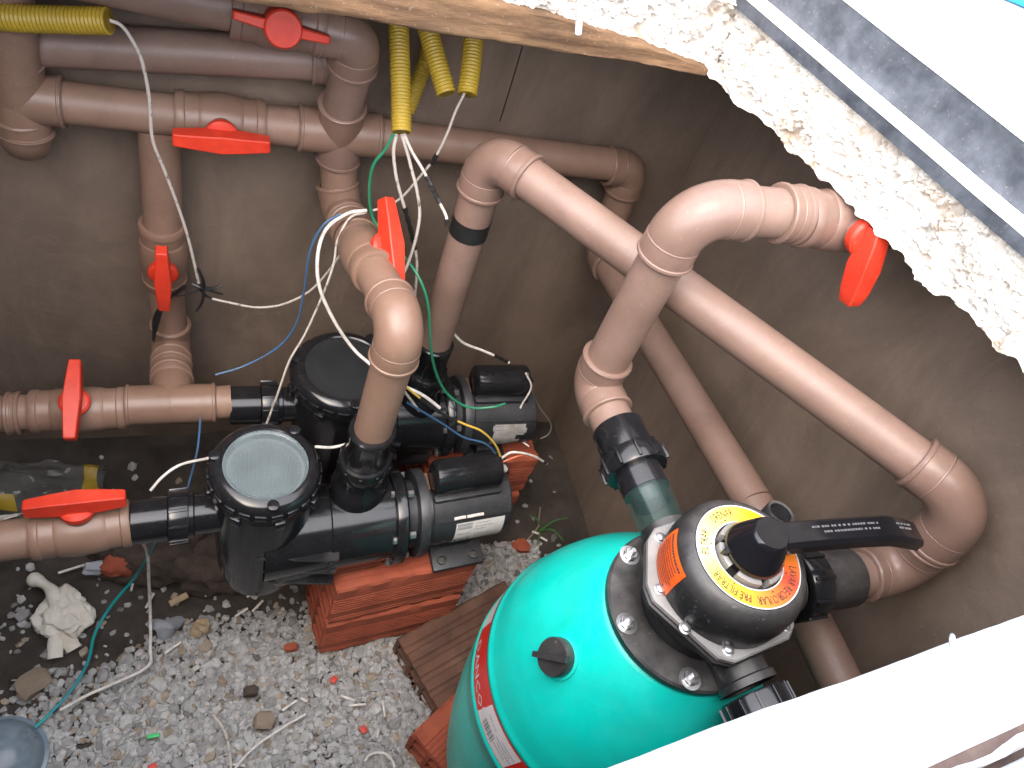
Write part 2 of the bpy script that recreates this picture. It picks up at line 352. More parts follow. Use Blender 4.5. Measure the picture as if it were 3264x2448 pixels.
# plaster lip along the near edge
mb = MB(); A, B = Vector((*HOLE[0], 0)), Vector((*HOLE[1], 0)); d = (B - A).normalized(); nn = Vector((d.y, -d.x, 0))
vs = []; fs = []; N = 120
for i in range(N + 1):
    t = i / N; p = A + (B - A) * t
    e = 0.0012 * noise.noise(Vector((t * 14, 1, 2))) + 0.0008 * noise.noise(Vector((t * 70, 4, 2)))
    prof = [(e + 0.002, 1.12), (e, 1.19), (e + 0.002, 1.2025), (e + 0.007, 1.206), (0.030, 1.2055), (0.0520 + 0.0045 * noise.noise(Vector((t * 40, 7, 1))), 1.2515), (0.0535, 1.2475)]
    for o, z in prof: q = p + nn * o; vs.append((q.x, q.y, z))
m_ = len(prof)
for i in range(N):
    for k in range(m_ - 1): fs.append((i * m_ + k, (i + 1) * m_ + k, (i + 1) * m_ + k + 1, i * m_ + k + 1))
mb.add(vs, fs); tag(mb.build('plaster_lip', 'white_top', ang=60), kind='structure')

# broken concrete faces of the opening (right and back)
def wood_top(x):
    st = [(-0.5, .087), (0.0, .070), (0.273, .039), (0.384, .033), (0.517, .017), (0.59, .003), (0.8, .003)]
    for (x0, t0), (x1, t1) in zip(st, st[1:]):
        if x0 <= x <= x1: return 1.1175 + t0 + (t1 - t0) * (x - x0) / (x1 - x0)
    return 1.1205
def rough_face(name, A, B, zlo, zhi, nx, nz, amp, seed, drop=0.0):
    A, B = Vector((*A, 0)), Vector((*B, 0)); d = (B - A).normalized(); nn = Vector((d.y, -d.x, 0)); L = (B - A).length
    vs = []
    for j in range(nz + 3):
        for i in range(nx + 1):
            t = i / nx; p = A + d * (L * t); v = min(1, max(0, (j - 1) / nz))
            lo = (zlo(p.x) if callable(zlo) else zlo) + (0.25 if callable(zlo) else 1.0) * 0.012 * noise.noise(Vector((t * L * 16, seed, 0))) + 0.006 * noise.noise(Vector((t * L * 60, seed, 5)))
            z = lo + (zhi - lo) * v
            q = Vector((t * L, seed, z))
            k = amp * (0.55 * noise.noise(q * 19) + 0.70 * noise.noise(q * 50) + 0.75 * (0.25 - abs(noise.noise(q * 100 + Vector((3, 3, 3))))) + 0.75 * noise.noise(q * 190) + 0.60 * noise.noise(q * 400))
            k -= 0.060 * max(0.0, noise.noise(q * 30 + Vector((11, 2, 7))) - 0.28) + 0.050 * max(0.0, noise.noise(q * 75 + Vector((1, 22, 7))) - 0.30)
            k += 0.010 * (1 - v) ** 2 * noise.noise(q * 12)
            o = min(-k + 0.004, 0.0125)
            if j == 0: o += 0.05; z += 0.006
            if j == nz + 2: o += 0.03
            edge = min(1, 4 * min(v, 1.02 - v) + 0.35)
            pp = p + nn * (o * (edge if 0 < j < nz + 2 else 1)) + d * (0.004 * noise.noise(q * 70 + Vector((5, 5, 5))))
            vs.append((pp.x, pp.y, z + (0.004 * noise.noise(q * 80 + Vector((9, 1, 2))) if 0 < v < 1 else 0)))
    fs = [(j * (nx + 1) + i, j * (nx + 1) + i + 1, (j + 1) * (nx + 1) + i + 1, (j + 1) * (nx + 1) + i) for j in range(nz + 2) for i in range(nx)]
    mb = MB(); mb.add(vs, fs); o = mb.build(name, 'rough_conc', ang=70); tag(o, kind='structure')
rough_face('broken_slab_edge', HOLE[1], HOLE[2], ZS - 0.004, 1.207, 620, 84, 0.0066, 3.1)
rough_face('broken_slab_edge', (HOLE[2][0] + 0.01, HOLE[2][1]), (HOLE[3][0], HOLE[3][1]), lambda x: wood_top(x) - 0.006, 1.262, 420, 72, 0.0075, 8.7)

# galvanised hatch frame along the right edge: lower leg, ledge, upright
A, B = Vector((*HOLE[1], 0)), Vector((*HOLE[2], 0)); d = (B - A).normalized(); nn = Vector((d.y, -d.x, 0)); L = (B - A).length + 0.30
fr = empty('hatch_frame', (*HOLE[2], 1.2), 'galvanised steel hatch frame profile with stepped ledge along the broken concrete edge', 'metal frame')
def strip(name, prof, m):
    mb = MB(); n = 60; vs = []; fs = []; k = len(prof)
    for i in range(n + 1):
        s = i / n; p = A - d * 0.02 + d * (L * s); wv = 0.0012 * noise.noise(Vector((s * 12, 3, 1)))
        for o, z in prof: q = p + nn * (o + wv); vs.append((q.x, q.y, z))
    for i in range(n):
        for j in range(k): fs.append((i * k + j, (i + 1) * k + j, (i + 1) * k + (j + 1) % k, i * k + (j + 1) % k))
    fs += [tuple(range(k)), tuple(n * k + j for j in range(k - 1, -1, -1))]
    mb.add(vs, fs); return mb.build(name, m, fr, fr.location, ang=30)
strip('lower_leg', [(-0.006, 1.199), (-0.004, 1.199), (-0.004, 1.2125), (-0.006, 1.2125)], 'zinc')
strip('ledge', [(-0.006, 1.213), (0.0265, 1.213), (0.0265, 1.215), (-0.006, 1.215)], 'white_top')  # steel too; sunlight on the flat ledge is painted in as white
strip('upright', [(0.027, 1.213), (0.029, 1.213), (0.030, 1.263), (0.028, 1.263)], 'zinc')
strip('top_lip', [(0.027, 1.2635), (0.0345, 1.2635), (0.0345, 1.2675), (0.027, 1.2675)], 'white_top')

# formwork board left under the back edge, its upper edge covered by concrete towards the right
mb = MB(); vs = []; fs = []; nx, nz = 110, 14
for j in range(nz + 1):
    for i in range(nx + 1):
        t = i / nx; x = -0.40 + 0.995 * t; top = wood_top(x) + 0.004 + 0.003 * noise.noise(Vector((x * 30, 2, 2)))
        lo = 1.1175 + 0.0025 * noise.noise(Vector((x * 9, 5, 1))) + 0.0018 * noise.noise(Vector((x * 50, 5, 1)))
        z = lo + (top - lo) * j / nz
        y = 0.806 + 0.004 * (x - 0.1) + 0.0022 * noise.noise(Vector((x * 6, z * 90, 4))) + 0.0012 * noise.noise(Vector((x * 22, z * 300, 4)))
        if j == 0: y += 0.003
        vs.append((x, y, z))
k0 = len(vs)
for i in range(nx + 1): vs.append((vs[i][0], vs[i][1] + 0.026, vs[i][2] + 0.001))
for j in range(nz):
    for i in range(nx): fs.append((j * (nx + 1) + i, j * (nx + 1) + i + 1, (j + 1) * (nx + 1) + i + 1, (j + 1) * (nx + 1) + i))
for i in range(nx): fs.append((i, k0 + i, k0 + i + 1, i + 1))
top0 = nz * (nx + 1)
for i in range(nx + 1): vs.append((vs[i][0], vs[i][1] + 0.026, vs[top0 + i][2]))
k1 = k0 + nx + 1
for i in range(nx): fs += [(k0 + i, k1 + i, k1 + i + 1, k0 + i + 1), (top0 + i, top0 + i + 1, k1 + i + 1, k1 + i)]
fs += [tuple([j * (nx + 1) for j in range(nz + 1)] + [k1, k0]), tuple([j * (nx + 1) + nx for j in range(nz + 1)] + [k1 + nx, k0 + nx])]
mb.add(vs, fs); tag(mb.build('wooden_board', 'wood', ang=50), 'weathered wooden formwork board under the broken concrete edge above the pipes', 'board')
mb = MB(); mb.tube([(0.404, 0.799, 1.147), (0.398, 0.798, 1.165), (0.386, 0.797, 1.200)], [0.0040, 0.0042, 0.0040], 10)
tag(mb.build('plastic_spacer', 'white_wire'), 'short white plastic spacer sticking down over the wooden board', 'spacer')

# ------------------------------------------------------------------ pipe fittings
RP, RF = 0.0280, 0.0325      # pipe and socket radii
class Run:
    def __init__(s, origin, label, name='pvc_pipe_run', tone='pvc'):
        s.mp, s.mf = (tone, 'pvc_fitting' if tone == 'pvc' else tone + '_fitting'); s.o = Vector(origin); s.e = empty(name, origin, label, 'pipe', 'brown plastic pipework in the pit')
    def part(s, mb, name, m, parent=None): return mb.build(name, m, parent or s.e, s.o)
    def pipe(s, a, b, r=RP):
        mb = MB(); mb.tube([a, b], r, 28); return s.part(mb, 'pipe', s.mp)
    def bead(s, p, d, parent, r=RF, k=0.0022):
        mb = MB(); n = 5; prof = [(r - 0.0015 + k * 1.5 * math.sin(PI * i / n), (i / n - 0.5) * 0.0045) for i in range(n + 1)]
        mb.lathe(prof, p, d, 28); s.part(mb, 'bead', 'pvc_bead', parent)
    def sock(s, mb, a, b, r=RF):
        # socket from a (inner end) to b (mouth), with a rounded mouth
        a, b = Vector(a), Vector(b); d = (b - a); L = d.length
        mb.lathe([(r * 0.985, 0), (r, 0.003), (r, L - 0.006), (r + 0.0015, L - 0.005), (r + 0.0018, L - 0.002), (r + 0.0004, L), (RP * 0.98, L)], a, d, 28)
    def elbow(s, P, da, db, arm=0.045, sk=0.024, bend=None):
        # corner P, da / db point from the corner along the two pipes
        P, da, db = Vector(P), Vector(da).normalized(), Vector(db).normalized()
        ang = PI - da.angle(db); inn = arm - sk
        a, b = P + da * inn, P + db * inn
        pts = [(1 - t) ** 2 * a + 2 * t * (1 - t) * P + t * t * b for t in [i / 10 for i in range(11)]]
        # circular arc instead of a parabola where the bend is marked
        if ang > 0.2:
            R = inn / math.tan(ang / 2); bis = (da + db).normalized(); cen = P + bis * (R / math.cos(ang / 2))
            v0 = a - cen; axis = v0.cross(b - cen).normalized()
            pts = [cen + Matrix.Rotation(ang * i / 12, 3, axis) @ v0 for i in range(13)]
        mb = MB(); mb.tube(pts, RF * 0.985, 28, caps=False); s.sock(mb, a, P + da * arm); s.sock(mb, b, P + db * arm)
        e = s.part(mb, 'elbow', s.mf)
        for q, dd in ((a, da), (b, db)): s.bead(q, dd, e, RF, 0.0011)
        for q, dd in ((P + da * (arm - 0.002), da), (P + db * (arm - 0.002), db)): s.bead(q, dd, e, RF + 0.0006, 0.0017)
        return e
    def coupling(s, p, d, L=0.05):
        d = Vector(d).normalized(); p = Vector(p); mb = MB(); s.sock(mb, p, p + d * L / 2); s.sock(mb, p, p - d * L / 2)
        e = s.part(mb, 'coupling', s.mf); s.bead(p, d, e, RF, 0.0012); s.bead(p + d * (L / 2 - .002), d, e); s.bead(p - d * (L / 2 - .002), d, e)
    def tee(s, P, d, br, arm=0.052, barm=0.05):
        P, d, br = Vector(P), Vector(d).normalized(), Vector(br).normalized(); mb = MB()
        s.sock(mb, P, P + d * arm); s.sock(mb, P, P - d * arm); s.sock(mb, P, P + br * barm)
        e = s.part(mb, 'tee', s.mf)
        for q, dd in ((P + d * arm, d), (P - d * arm, d), (P + br * barm, br)): s.bead(q - (q - P).normalized() * 0.002, dd, e, RF + 0.0008)
        for q, dd in ((P + d * 0.030, d), (P - d * 0.030, d), (P + br * 0.032, br)): s.bead(q, dd, e, RF - 0.0006, 0.0010)
        return e
    def ball_valve(s, P, d, stem, L=0.118, turned=False, tilt=0.0, hub=0.042, label=None, hl=0.062, cap=False, barv=None, boff=0.0):
        P, d, st = Vector(P), Vector(d).normalized(), Vector(stem).normalized()
        st = (st - d * st.dot(d)).normalized(); h = L / 2; r = RF
        if barv is not None: bv = Vector(barv).normalized(); st = (st - bv * st.dot(bv)).normalized()
        mb = MB()
        prof = [(RP * 0.98, -h), (r + 0.0006, -h), (r + 0.0022, -h + 0.003), (r + 0.0022, -h + 0.011), (r + 0.0004, -h + 0.013), (r + 0.0004, -h + 0.030), (r + 0.0012, -h + 0.031), (r + 0.0022, -h + 0.036),
                (r + 0.0040, -0.012), (r + 0.0045, 0), (r + 0.0040, 0.012), (r + 0.0022, h - 0.036), (r + 0.0012, h - 0.031), (r + 0.0004, h - 0.030), (r + 0.0004, h - 0.013), (r + 0.0022, h - 0.011), (r + 0.0022, h - 0.003), (r + 0.0006, h), (RP * 0.98, h)]
        mb.lathe(prof, P, d, 32)
        mb.lathe([(0.019, 0), (0.019, hub - 0.004), (0.015, hub)], P, st, 20)
        v = s.part(mb, 'ball_valve', s.mf)
        if label: v['label'] = label
        # handle: round hub and tapering faceted bar
        bar = d if not turned else st.cross(d).normalized()
        if tilt: bar = (Matrix.Rotation(tilt, 3, st) @ bar).normalized()
        if barv is not None: bar = Vector(barv).normalized()
        side = st.cross(bar).normalized(); mb = MB()
        mb.lathe([(0.0, hub - 0.002), (0.0215, hub - 0.002), (0.0222, hub + 0.001), (0.0222, hub + 0.007), (0.019, hub + 0.010), (0.012, hub + 0.012), (0.0, hub + 0.012)], P, st, 28)
        secs = []
        for x, wd, z0, z1 in [(-hl, 0.0075, hub + 0.010, hub + 0.027), (-hl + 0.002, 0.0085, hub + 0.0085, hub + 0.0285), (-0.030, 0.0105, hub + 0.006, hub + 0.0320), (0, 0.0125, hub + 0.004, hub + 0.034), (0.030, 0.0105, hub + 0.006, hub + 0.032), (hl - 0.002, 0.0085, hub + 0.0085, hub + 0.0285), (hl, 0.0075, hub + 0.010, hub + 0.027)]:
            if cap: wd *= 0.55
            secs.append([(x, -wd, z0 + 0.001), (x, -wd, z1 - 0.0015), (x, -wd + 0.0015, z1), (x, wd - 0.0015, z1), (x, wd, z1 - 0.0015), (x, wd, z0 + 0.001), (x, wd - 0.001, z0), (x, -wd + 0.001, z0)])
        if cap: mb.lathe([(0.0222, hub + 0.005), (0.0222, hub + 0.033), (0.020, hub + 0.036), (0, hub + 0.036)], P, st, 28)
        vs = [P + bar * (q[0] + boff) + side * q[1] + st * q[2] for sct in secs for q in sct]; k = 8; fs = []
        for i in range(len(secs) - 1):
            for j in range(k): fs.append((i * k + j, i * k + (j + 1) % k, (i + 1) * k + (j + 1) % k, (i + 1) * k + j))
        fs += [tuple(range(k - 1, -1, -1)), tuple((len(secs) - 1) * k + j for j in range(k))]
        mb.add(vs, fs); mb.build('handle', 'red_handle', v, s.o, ang=25)
        return v

V = Vector
# -- back wall manifold (middle pipe)
ZM, YM = 0.834, 1.03
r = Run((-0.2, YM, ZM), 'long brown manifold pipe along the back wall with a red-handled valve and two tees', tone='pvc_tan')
r.pipe((-0.185, YM, ZM + .002), (-0.02, YM, ZM)); r.pipe((0.08, YM, ZM), (0.16, YM, ZM)); r.pipe((0.245, YM, ZM), (0.68, YM, ZM - 0.008))
r.tee((-0.205, YM, ZM + .002), (0, 0.05, 1), (1, 0, 0), 0.05, 0.05)
r.pipe((-0.203, YM - 0.004, ZM + 0.04), (-0.185, YM - 0.03, 1.115)); 
r.elbow((-0.208, YM - 0.002, ZM - 0.062), (0, 0.0, 1), (-0.1, 1, -0.25), 0.040, 0.022)
r.ball_valve((0.038, YM, ZM), (1, 0, 0), (0, -1, 0.12), tilt=0.02, label='valve with a wide red handle lying along the manifold pipe')
r.tee((0.203, YM, ZM), (1, 0, 0), (-0.06, -0.25, 0.95), 0.06, 0.058)
mb = MB(); r.sock(mb, V((0.205, YM, ZM)), V((0.207, YM, ZM - 0.05))); e_ = r.part(mb, 'socket', 'pvc_fitting'); r.bead((0.207, YM, ZM - 0.048), (0, 0, 1), e_)
r.elbow((0.706, YM, ZM - 0.012), (-1, 0, 0.01), (0.06, 0, -1), 0.048, 0.024)
r.pipe((0.709, YM, ZM - 0.05), (0.722, YM, 0.655))
mb = MB()
for i in range(16):
    if i % 5 != 4: mb.box((-0.110 + i * 0.0042, YM - 0.0251, ZM + 0.0005), (0.0024, 0.0006, 0.0055 if i % 3 else 0.004))
r.part(mb, 'print_marks', 'ink_faint')

# -- wall drop from the manifold to the pump behind
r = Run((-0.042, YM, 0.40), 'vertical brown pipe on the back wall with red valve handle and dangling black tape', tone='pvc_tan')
r.pipe((-0.042, YM, ZM - 0.024), (-0.044, YM, 0.63)); r.pipe((-0.044, YM, 0.53), (-0.041, YM, 0.39))
r.ball_valve((-0.045, YM, 0.578), (0, 0, 1), (0, -1, 0.1), 0.125, label='valve with its red handle standing upright on the vertical wall pipe')
r.elbow((-0.040, YM, 0.362), (0, 0, 1), (0.02, -1, 0.22), 0.052, 0.026)
r.pipe((-0.040, YM - 0.04, 0.371), (-0.038, 0.90, 0.395)); r.coupling((-0.0385, 0.948, 0.382), (0.0, -1, 0.22), 0.03)
mb = MB(); tp = [(-0.013, 0.982, 0.553), (-0.033, 0.982, 0.529), (-0.052, 0.982, 0.499), (-0.061, 0.982, 0.461), (-0.066, 0.982, 0.419)]
vs = []; fs = []
for i, p in enumerate(catmull(tp, 4)):
    t = i / 16; wd = 0.0025 + 0.0085 * math.sin(PI * min(1, t * 1.1 + 0.02)) ; tw = 0.5 + 0.5 * math.sin(t * 4)
    for k in (-1, 1): vs.append((p.x + k * wd * math.cos(tw), p.y - 0.004 * k, p.z + k * wd * math.sin(tw) * 0.8))
for i in range(len(vs) // 2 - 1): fs.append((2 * i, 2 * i + 1, 2 * i + 3, 2 * i + 2))
mb.add(vs, fs); r.part(mb, 'tape_strip', 'tape')

# -- suction line of the rear pump
YP2, ZI2 = 0.86, 0.405
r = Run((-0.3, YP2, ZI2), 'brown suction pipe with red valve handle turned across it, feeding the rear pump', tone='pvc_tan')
r.pipe((-0.60, YP2, ZI2 - 0.034), (-0.235, YP2, ZI2 - 0.016))
r.coupling((-0.262, YP2, ZI2 - 0.018), (1, 0, 0.03), 0.02)
r.ball_valve((-0.172, YP2, ZI2 - 0.013), (1, 0, 0.03), (0, -0.42, 1), 0.135, turned=True, tilt=-0.05, label='valve with its red handle turned across the suction pipe')
r.tee((-0.037, YP2, ZI2 - 0.004), (1, 0, 0.02), (0, 1, -0.16), 0.068, 0.060)
r.pipe((-0.11, YP2, ZI2 - 0.01), (-0.09, YP2, ZI2 - 0.008)); r.pipe((0.02, YP2, ZI2 - 0.003), (0.056, YP2, ZI2))

# -- suction line of the front pump
YP1, ZI1 = 0.65, 0.412
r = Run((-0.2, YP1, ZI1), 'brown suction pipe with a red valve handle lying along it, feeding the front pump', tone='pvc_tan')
r.pipe((-0.60, 0.602, ZI1 - 0.022), (-0.205, 0.629, ZI1 - 0.004)); r.pipe((-0.10, 0.6368, ZI1), (-0.084, 0.638, ZI1))
r.ball_valve((-0.152, 0.633, ZI1 - 0.002), (1, 0.07, 0.03), (0, 0.12, 1), 0.125, tilt=-0.03, label='valve with its red handle lying along the pipe beside the clear-lidded pump')

# -- upper pipe and the top valve pipe under the slab
r = Run((-0.2, 1.05, 0.90), 'plain dim brown pipe on the back wall just above the manifold, its right end capped')
r.pipe((-0.60, 1.05, 0.868), (0.17, 1.05, 0.932)); r.coupling((0.168, 1.05, 0.932), (1, 0, 0.083), 0.028)
mb = MB(); mb.lathe([(RF, 0), (RF, 0.03), (RF * 0.8, 0.036), (0, 0.037)], (0.18, 1.05, 0.933), (1, 0, 0.083), 24); r.part(mb, 'cap', 'pvc_fitting')
r = Run((-0.2, 0.975, 1.02), 'brown pipe with a red valve handle under the wooden board, bending down to the manifold')
r.pipe((-0.60, 0.98, 1.068), (0.045, 0.98, 1.024)); r.ball_valve((0.100, 0.98, 1.018), (1, 0, -0.06), (-0.1, -0.93, 0.30), 0.11, tilt=-0.06, hub=0.028, hl=0.056, cap=True, label='valve with a narrow red handle under the wooden board')
r.elbow((0.199, 0.98, 1.010), (-1, 0, 0.06), (0.02, 0.25, -1), 0.05, 0.026); r.pipe((0.200, 0.99, 0.965), (0.200, 1.02, 0.862))

# -- discharge of the front pump up to the manifold
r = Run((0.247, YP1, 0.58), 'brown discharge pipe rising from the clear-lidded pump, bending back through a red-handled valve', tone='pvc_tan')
XD1 = 0.2415; top1 = V((0.2445, 0.668, 0.805)); bk = V((0.222, 1.012, 0.702)); dr = (bk - top1).normalized()
r.pipe((XD1, 0.6685, 0.572), (0.2445, 0.668, 0.775)); r.elbow(top1, (-0.01, 0.0, -1), dr, 0.066, 0.026)
r.pipe(top1 + dr * 0.05, bk - dr * 0.03)
r.ball_valve(top1 + dr * 0.200, dr, (0.22, -0.10, 0.95), 0.125, hl=0.066, barv=(0.08, -0.82, -0.55), label='valve with a slanting red handle above the front pump outlet')
r.coupling(top1 + dr * 0.292, dr, 0.030)
r.elbow(bk, -dr, (-0.25, 0.35, 0.9), 0.046, 0.024); r.pipe(bk + V((-0.006, 0.010, 0.022)), (0.207, YM, ZM - 0.04))

# -- discharge of the rear pump, long diagonal to the filter
r = Run((0.378, YP2, 0.55), 'long brown pipe rising from the rear pump and crossing diagonally to the filter valve')
a = V((0.373, YP2, 0.942)); b = V((0.814, 0.280, 0.937)); dg_ = (b - a).normalized()
r.pipe((0.378, YP2, 0.53), (0.374, YP2, 0.91)); r.elbow(a, (0.01, 0, -1), dg_, 0.066, 0.026)
r.pipe(a + dg_ * 0.05, b - dg_ * 0.05); r.elbow(b, -dg_, (-0.02, -0.08, -1), 0.078, 0.028)
r.elbow((0.811, 0.270, 0.797), (0, 0.08, 1), (-1, 0, 0), 0.062, 0.018); r.pipe((0.76, 0.270, 0.797), (0.725, 0.270, 0.797))
mb = MB(); mb.lathe([(RP, 0), (RP + 0.0008, 0.0), (RP + 0.0008, 0.030), (RP, 0.030)], (0.3755, YP2, 0.800), (-0.01, 0, 1), 28)
tb = r.part(mb, 'tape_wrap', 'tape'); tb['label'] = 'black tape wrapped round the pipe'

# -- return pipe of the filter
r = Run((0.497, 0.585, 0.80), 'brown return pipe bent up from the filter valve union and over to the right wall')
px = V((0.496, 0.585, 0.786)); tp = V((0.4935, 0.585, 1.083))
r.elbow(px, (0, 0, 1), (0.06, -1, 0), 0.052, 0.026); r.pipe(px + V((0, 0, 0.04)), tp - V((0, 0, 0.04))); r.elbow(tp, (0, 0, -1), (1, 0, 0.02), 0.070, 0.026)
r.pipe(px + V((0.003, -0.045, 0)), px + V((0.006, -0.095, 0))); r.pipe(tp + V((0.05, 0, 0.001)), (0.70, 0.585, 1.086)); r.coupling((0.620, 0.585, 1.085), (1, 0, 0), 0.030)
r.ball_valve((0.697, 0.585, 1.082), (1, 0, 0), (0, -1, 0.30), 0.12, turned=True, tilt=0.10, boff=-0.030, hl=0.046, label='valve with its red handle hanging down beside the broken concrete edge')
r.pipe((0.78, 0.585, 1.08), (0.859, 0.585, 1.08))

# -- pipe along the right wall
r = Run((0.725, 1.0, 0.62), 'dim brown pipe running low along the right wall behind the filter')
r.elbow((0.724, YM, 0.630), (0.0, 0, 1), (0.01, -1, 0.12), 0.05, 0.024)
r.pipe((0.726, 0.995, 0.632), (0.748, 0.44, 0.682)); r.pipe((0.748, 0.44, 0.682), (0.748, -0.20, 0.680))

# ------------------------------------------------------------------ pumps
def make_pump(loc, label, front=True):
    e = empty('pool_pump', loc, label, 'pump', 'pool pumps standing on bricks')
    def P(mb, name, m, parent=None, ang=38):
        if not front:      # the rear pump is a stubbier model with a wider strainer
            k = 1.12 if name in ('strainer_pot', 'lid_ring', 'lid_window', 'gasket') else 1.0
            for q in mb.v:
                q.x *= k; q.y *= k
                if k == 1.0 and q.x > 0.07: q.x = 0.07 + (q.x - 0.07) * 0.88
        else:              # the front pump stands skewed: motor end swung back, strainer leaning back a little
            pot = name in ('strainer_pot', 'lid_ring', 'lid_window', 'gasket', 'basket')
            fwd_ = 0.0 if (pot or name.startswith(('inlet', 'union'))) else (0.0035 if name.startswith('outlet') else -0.022)
            for q in mb.v:
                if pot: q.y += (q.z - 0.12) * 0.10
                if name.startswith('outlet'): q.x -= 0.0045
                q.y += fwd_ + (0 if pot else (q.x * 0.10 if q.x > 0 else q.x * 0.07))
        return mb.build(name, m, parent or e, None, ang=ang)
    ZA, ZI = (0.078 if front else 0.098), 0.142
    # strainer pot and wet end
    mb = MB(); mb.lathe([(0.0, -0.026), (0.050, -0.026), (0.059, -0.022), (0.066, 0.01), (0.072, 0.12), (0.074, 0.200), (0.080, 0.204), (0.080, 0.213), (0.062, 0.214)], (0, 0, 0), (0, 0, 1), 48)
    for k in range(8):
        a = 2 * PI * k / 8 + 0.2; mb.box((0.079 * math.cos(a), 0.079 * math.sin(a), 0.205), (0.012, 0.016, 0.016), Matrix.Rotation(a, 3, 'Z'), 0.002)
    body = P(mb, 'strainer_pot', 'black')
    mb = MB(); mb.lathe([(0.068, 0.0), (0.068, 0.10), (0.0705, 0.102), (0.0705, 0.205), (0.074, 0.207)], (0.0, 0, ZA + 0.002), (1, 0, 0), 40); P(mb, 'volute_body', 'black')
    # lid ring with tabs, clear window, basket
    mb = MB(); mb.lathe([(0.060, 0.228), (0.060, 0.240), (0.0625, 0.2425), (0.070, 0.241), (0.076, 0.236), (0.079, 0.230), (0.079, 0.218), (0.0795, 0.2145)], (0, 0, 0), (0, 0, 1), 56)
    for k in range(22):
        a = 2 * PI * k / 22; mb.box((0.0798 * math.cos(a), 0.0798 * math.sin(a), 0.2225), (0.0035, 0.0165, 0.010), Matrix.Rotation(a, 3, 'Z'), 0.0006)
    for a in (-1.5, 0.9, 2.9): mb.lathe([(0.0085, 0), (0.0085, 0.004), (0.006, 0.0052), (0, 0.0052)], (0.0725 * math.cos(a), 0.0725 * math.sin(a), 0.2405), (0, 0, 1), 16)
    lid = P(mb, 'lid_ring', 'black')
    mb = MB(); mb.lathe([(0.0, 0.2400), (0.045, 0.2398), (0.0555, 0.2385), (0.0585, 0.2405), (0.0605, 0.2405)], (0, 0, 0), (0, 0, 1), 56); P(mb, 'lid_window', 'lid_clear' if front else 'lid_dark', lid)
    mb = MB(); mb.lathe([(0.056, 0.232), (0.0575, 0.234), (0.0595, 0.232)], (0, 0, 0), (0, 0, 1), 48); P(mb, 'gasket', 'tape', lid)
    if front:
        mb = MB(); mb.lathe([(0.0, 0.10), (0.044, 0.10), (0.053, 0.222), (0.057, 0.224), (0.057, 0.226), (0.052, 0.226)], (0, 0, 0), (0, 0, 1), 48)
        for k in range(44):
            a = 2 * PI * k / 44; mb.tube([(0.050 * math.cos(a), 0.050 * math.sin(a), 0.215), (0.043 * math.cos(a), 0.043 * math.sin(a), 0.11)], 0.0014, 5)
        P(mb, 'basket', 'basket')
    # inlet with union nut
    mb = MB(); mb.lathe([(0.0305, 0.055), (0.0305, 0.098), (0.0345, 0.100), (0.0345, 0.106), (0.031, 0.107)], (0, 0, ZI), (-1, 0, 0), 32); P(mb, 'inlet', 'black')
    mb = MB(); mb.lathe([(0.027, 0.106), (0.0385, 0.106), (0.0395, 0.108), (0.0395, 0.132), (0.0385, 0.134), (0.030, 0.134)], (0, 0, ZI), (-1, 0, 0), 32)
    for k in range(10):
        a = 2 * PI * k / 10; mb.box((-0.120, 0.0402 * math.cos(a), ZI + 0.0402 * math.sin(a)), (0.026, 0.0045, 0.0035), Matrix.Rotation(a + PI / 2, 3, 'X'), 0.0006)
    P(mb, 'union_nut', 'black')
    mb = MB(); mb.lathe([(0.030, 0.134), (0.0330, 0.135), (0.0330, 0.182), (0.0312, 0.184), (0.0278, 0.184)], (0, 0, ZI), (-1, 0, 0), 32); P(mb, 'inlet_socket', 'black')
    # outlet
    mb = MB(); mb.lathe([(0.047, 0.06), (0.047, 0.165), (0.043, 0.178), (0.037, 0.186), (0.037, 0.205)], (0.152, 0, 0), (0, 0, 1), 36); P(mb, 'outlet_neck', 'black')
    mb = MB(); mb.lathe([(0.030, 0.205), (0.0405, 0.206), (0.0415, 0.210), (0.0415, 0.236), (0.040, 0.2385), (0.033, 0.239)], (0.152, 0, 0), (0, 0, 1), 36)
    for k in range(10):
        a = 2 * PI * k / 10; mb.box((0.152 + 0.042 * math.cos(a), 0.042 * math.sin(a), 0.2225), (0.003, 0.005, 0.026), Matrix.Rotation(a, 3, 'Z'), 0.0006)
    P(mb, 'outlet_nut', 'black')
    mb = MB(); mb.lathe([(0.031, 0.238), (0.0345, 0.240), (0.0345, 0.298), (0.0360, 0.300), (0.0360, 0.309), (0.034, 0.311), (0.0278, 0.311)], (0.152, 0, 0), (0, 0, 1), 36); P(mb, 'outlet_socket', 'black')
    # three pointed stiffening ribs on the near side of the body
    for i in range(3):
        z = (0.108, 0.068, 0.030)[i]; y = -0.060
        mb = MB(); poly = [(-0.012, 0.006), (0.106, -0.022), (0.111, -0.018), (0.111, 0.012)]
        mb.prism(poly, (0, y + 0.004, z), (1, 0, 0), (0, 1, 0), (0, 0, 1), -0.003, 0.003); P(mb, 'rib', 'black', ang=20)
    mb = MB(); mb.box((0.105, 0, 0.050), (0.19, 0.120, 0.092), None, 0.018); P(mb, 'body_base', 'black')
    # flange, bolts
    mb = MB(); mb.lathe([(0.070, 0.203), (0.079, 0.205), (0.081, 0.208), (0.081, 0.222), (0.079, 0.224), (0.076, 0.226), (0.050, 0.226)], (0, 0, ZA), (1, 0, 0), 48); P(mb, 'flange', 'black')
    mb = MB(); mb.lathe([(0.05, 0.226), (0.058, 0.227), (0.058, 0.244), (0.074, 0.246), (0.076, 0.250), (0.076, 0.262), (0.06, 0.264)], (0, 0, ZA), (1, 0, 0), 48); P(mb, 'motor_bracket', 'motor_paint')
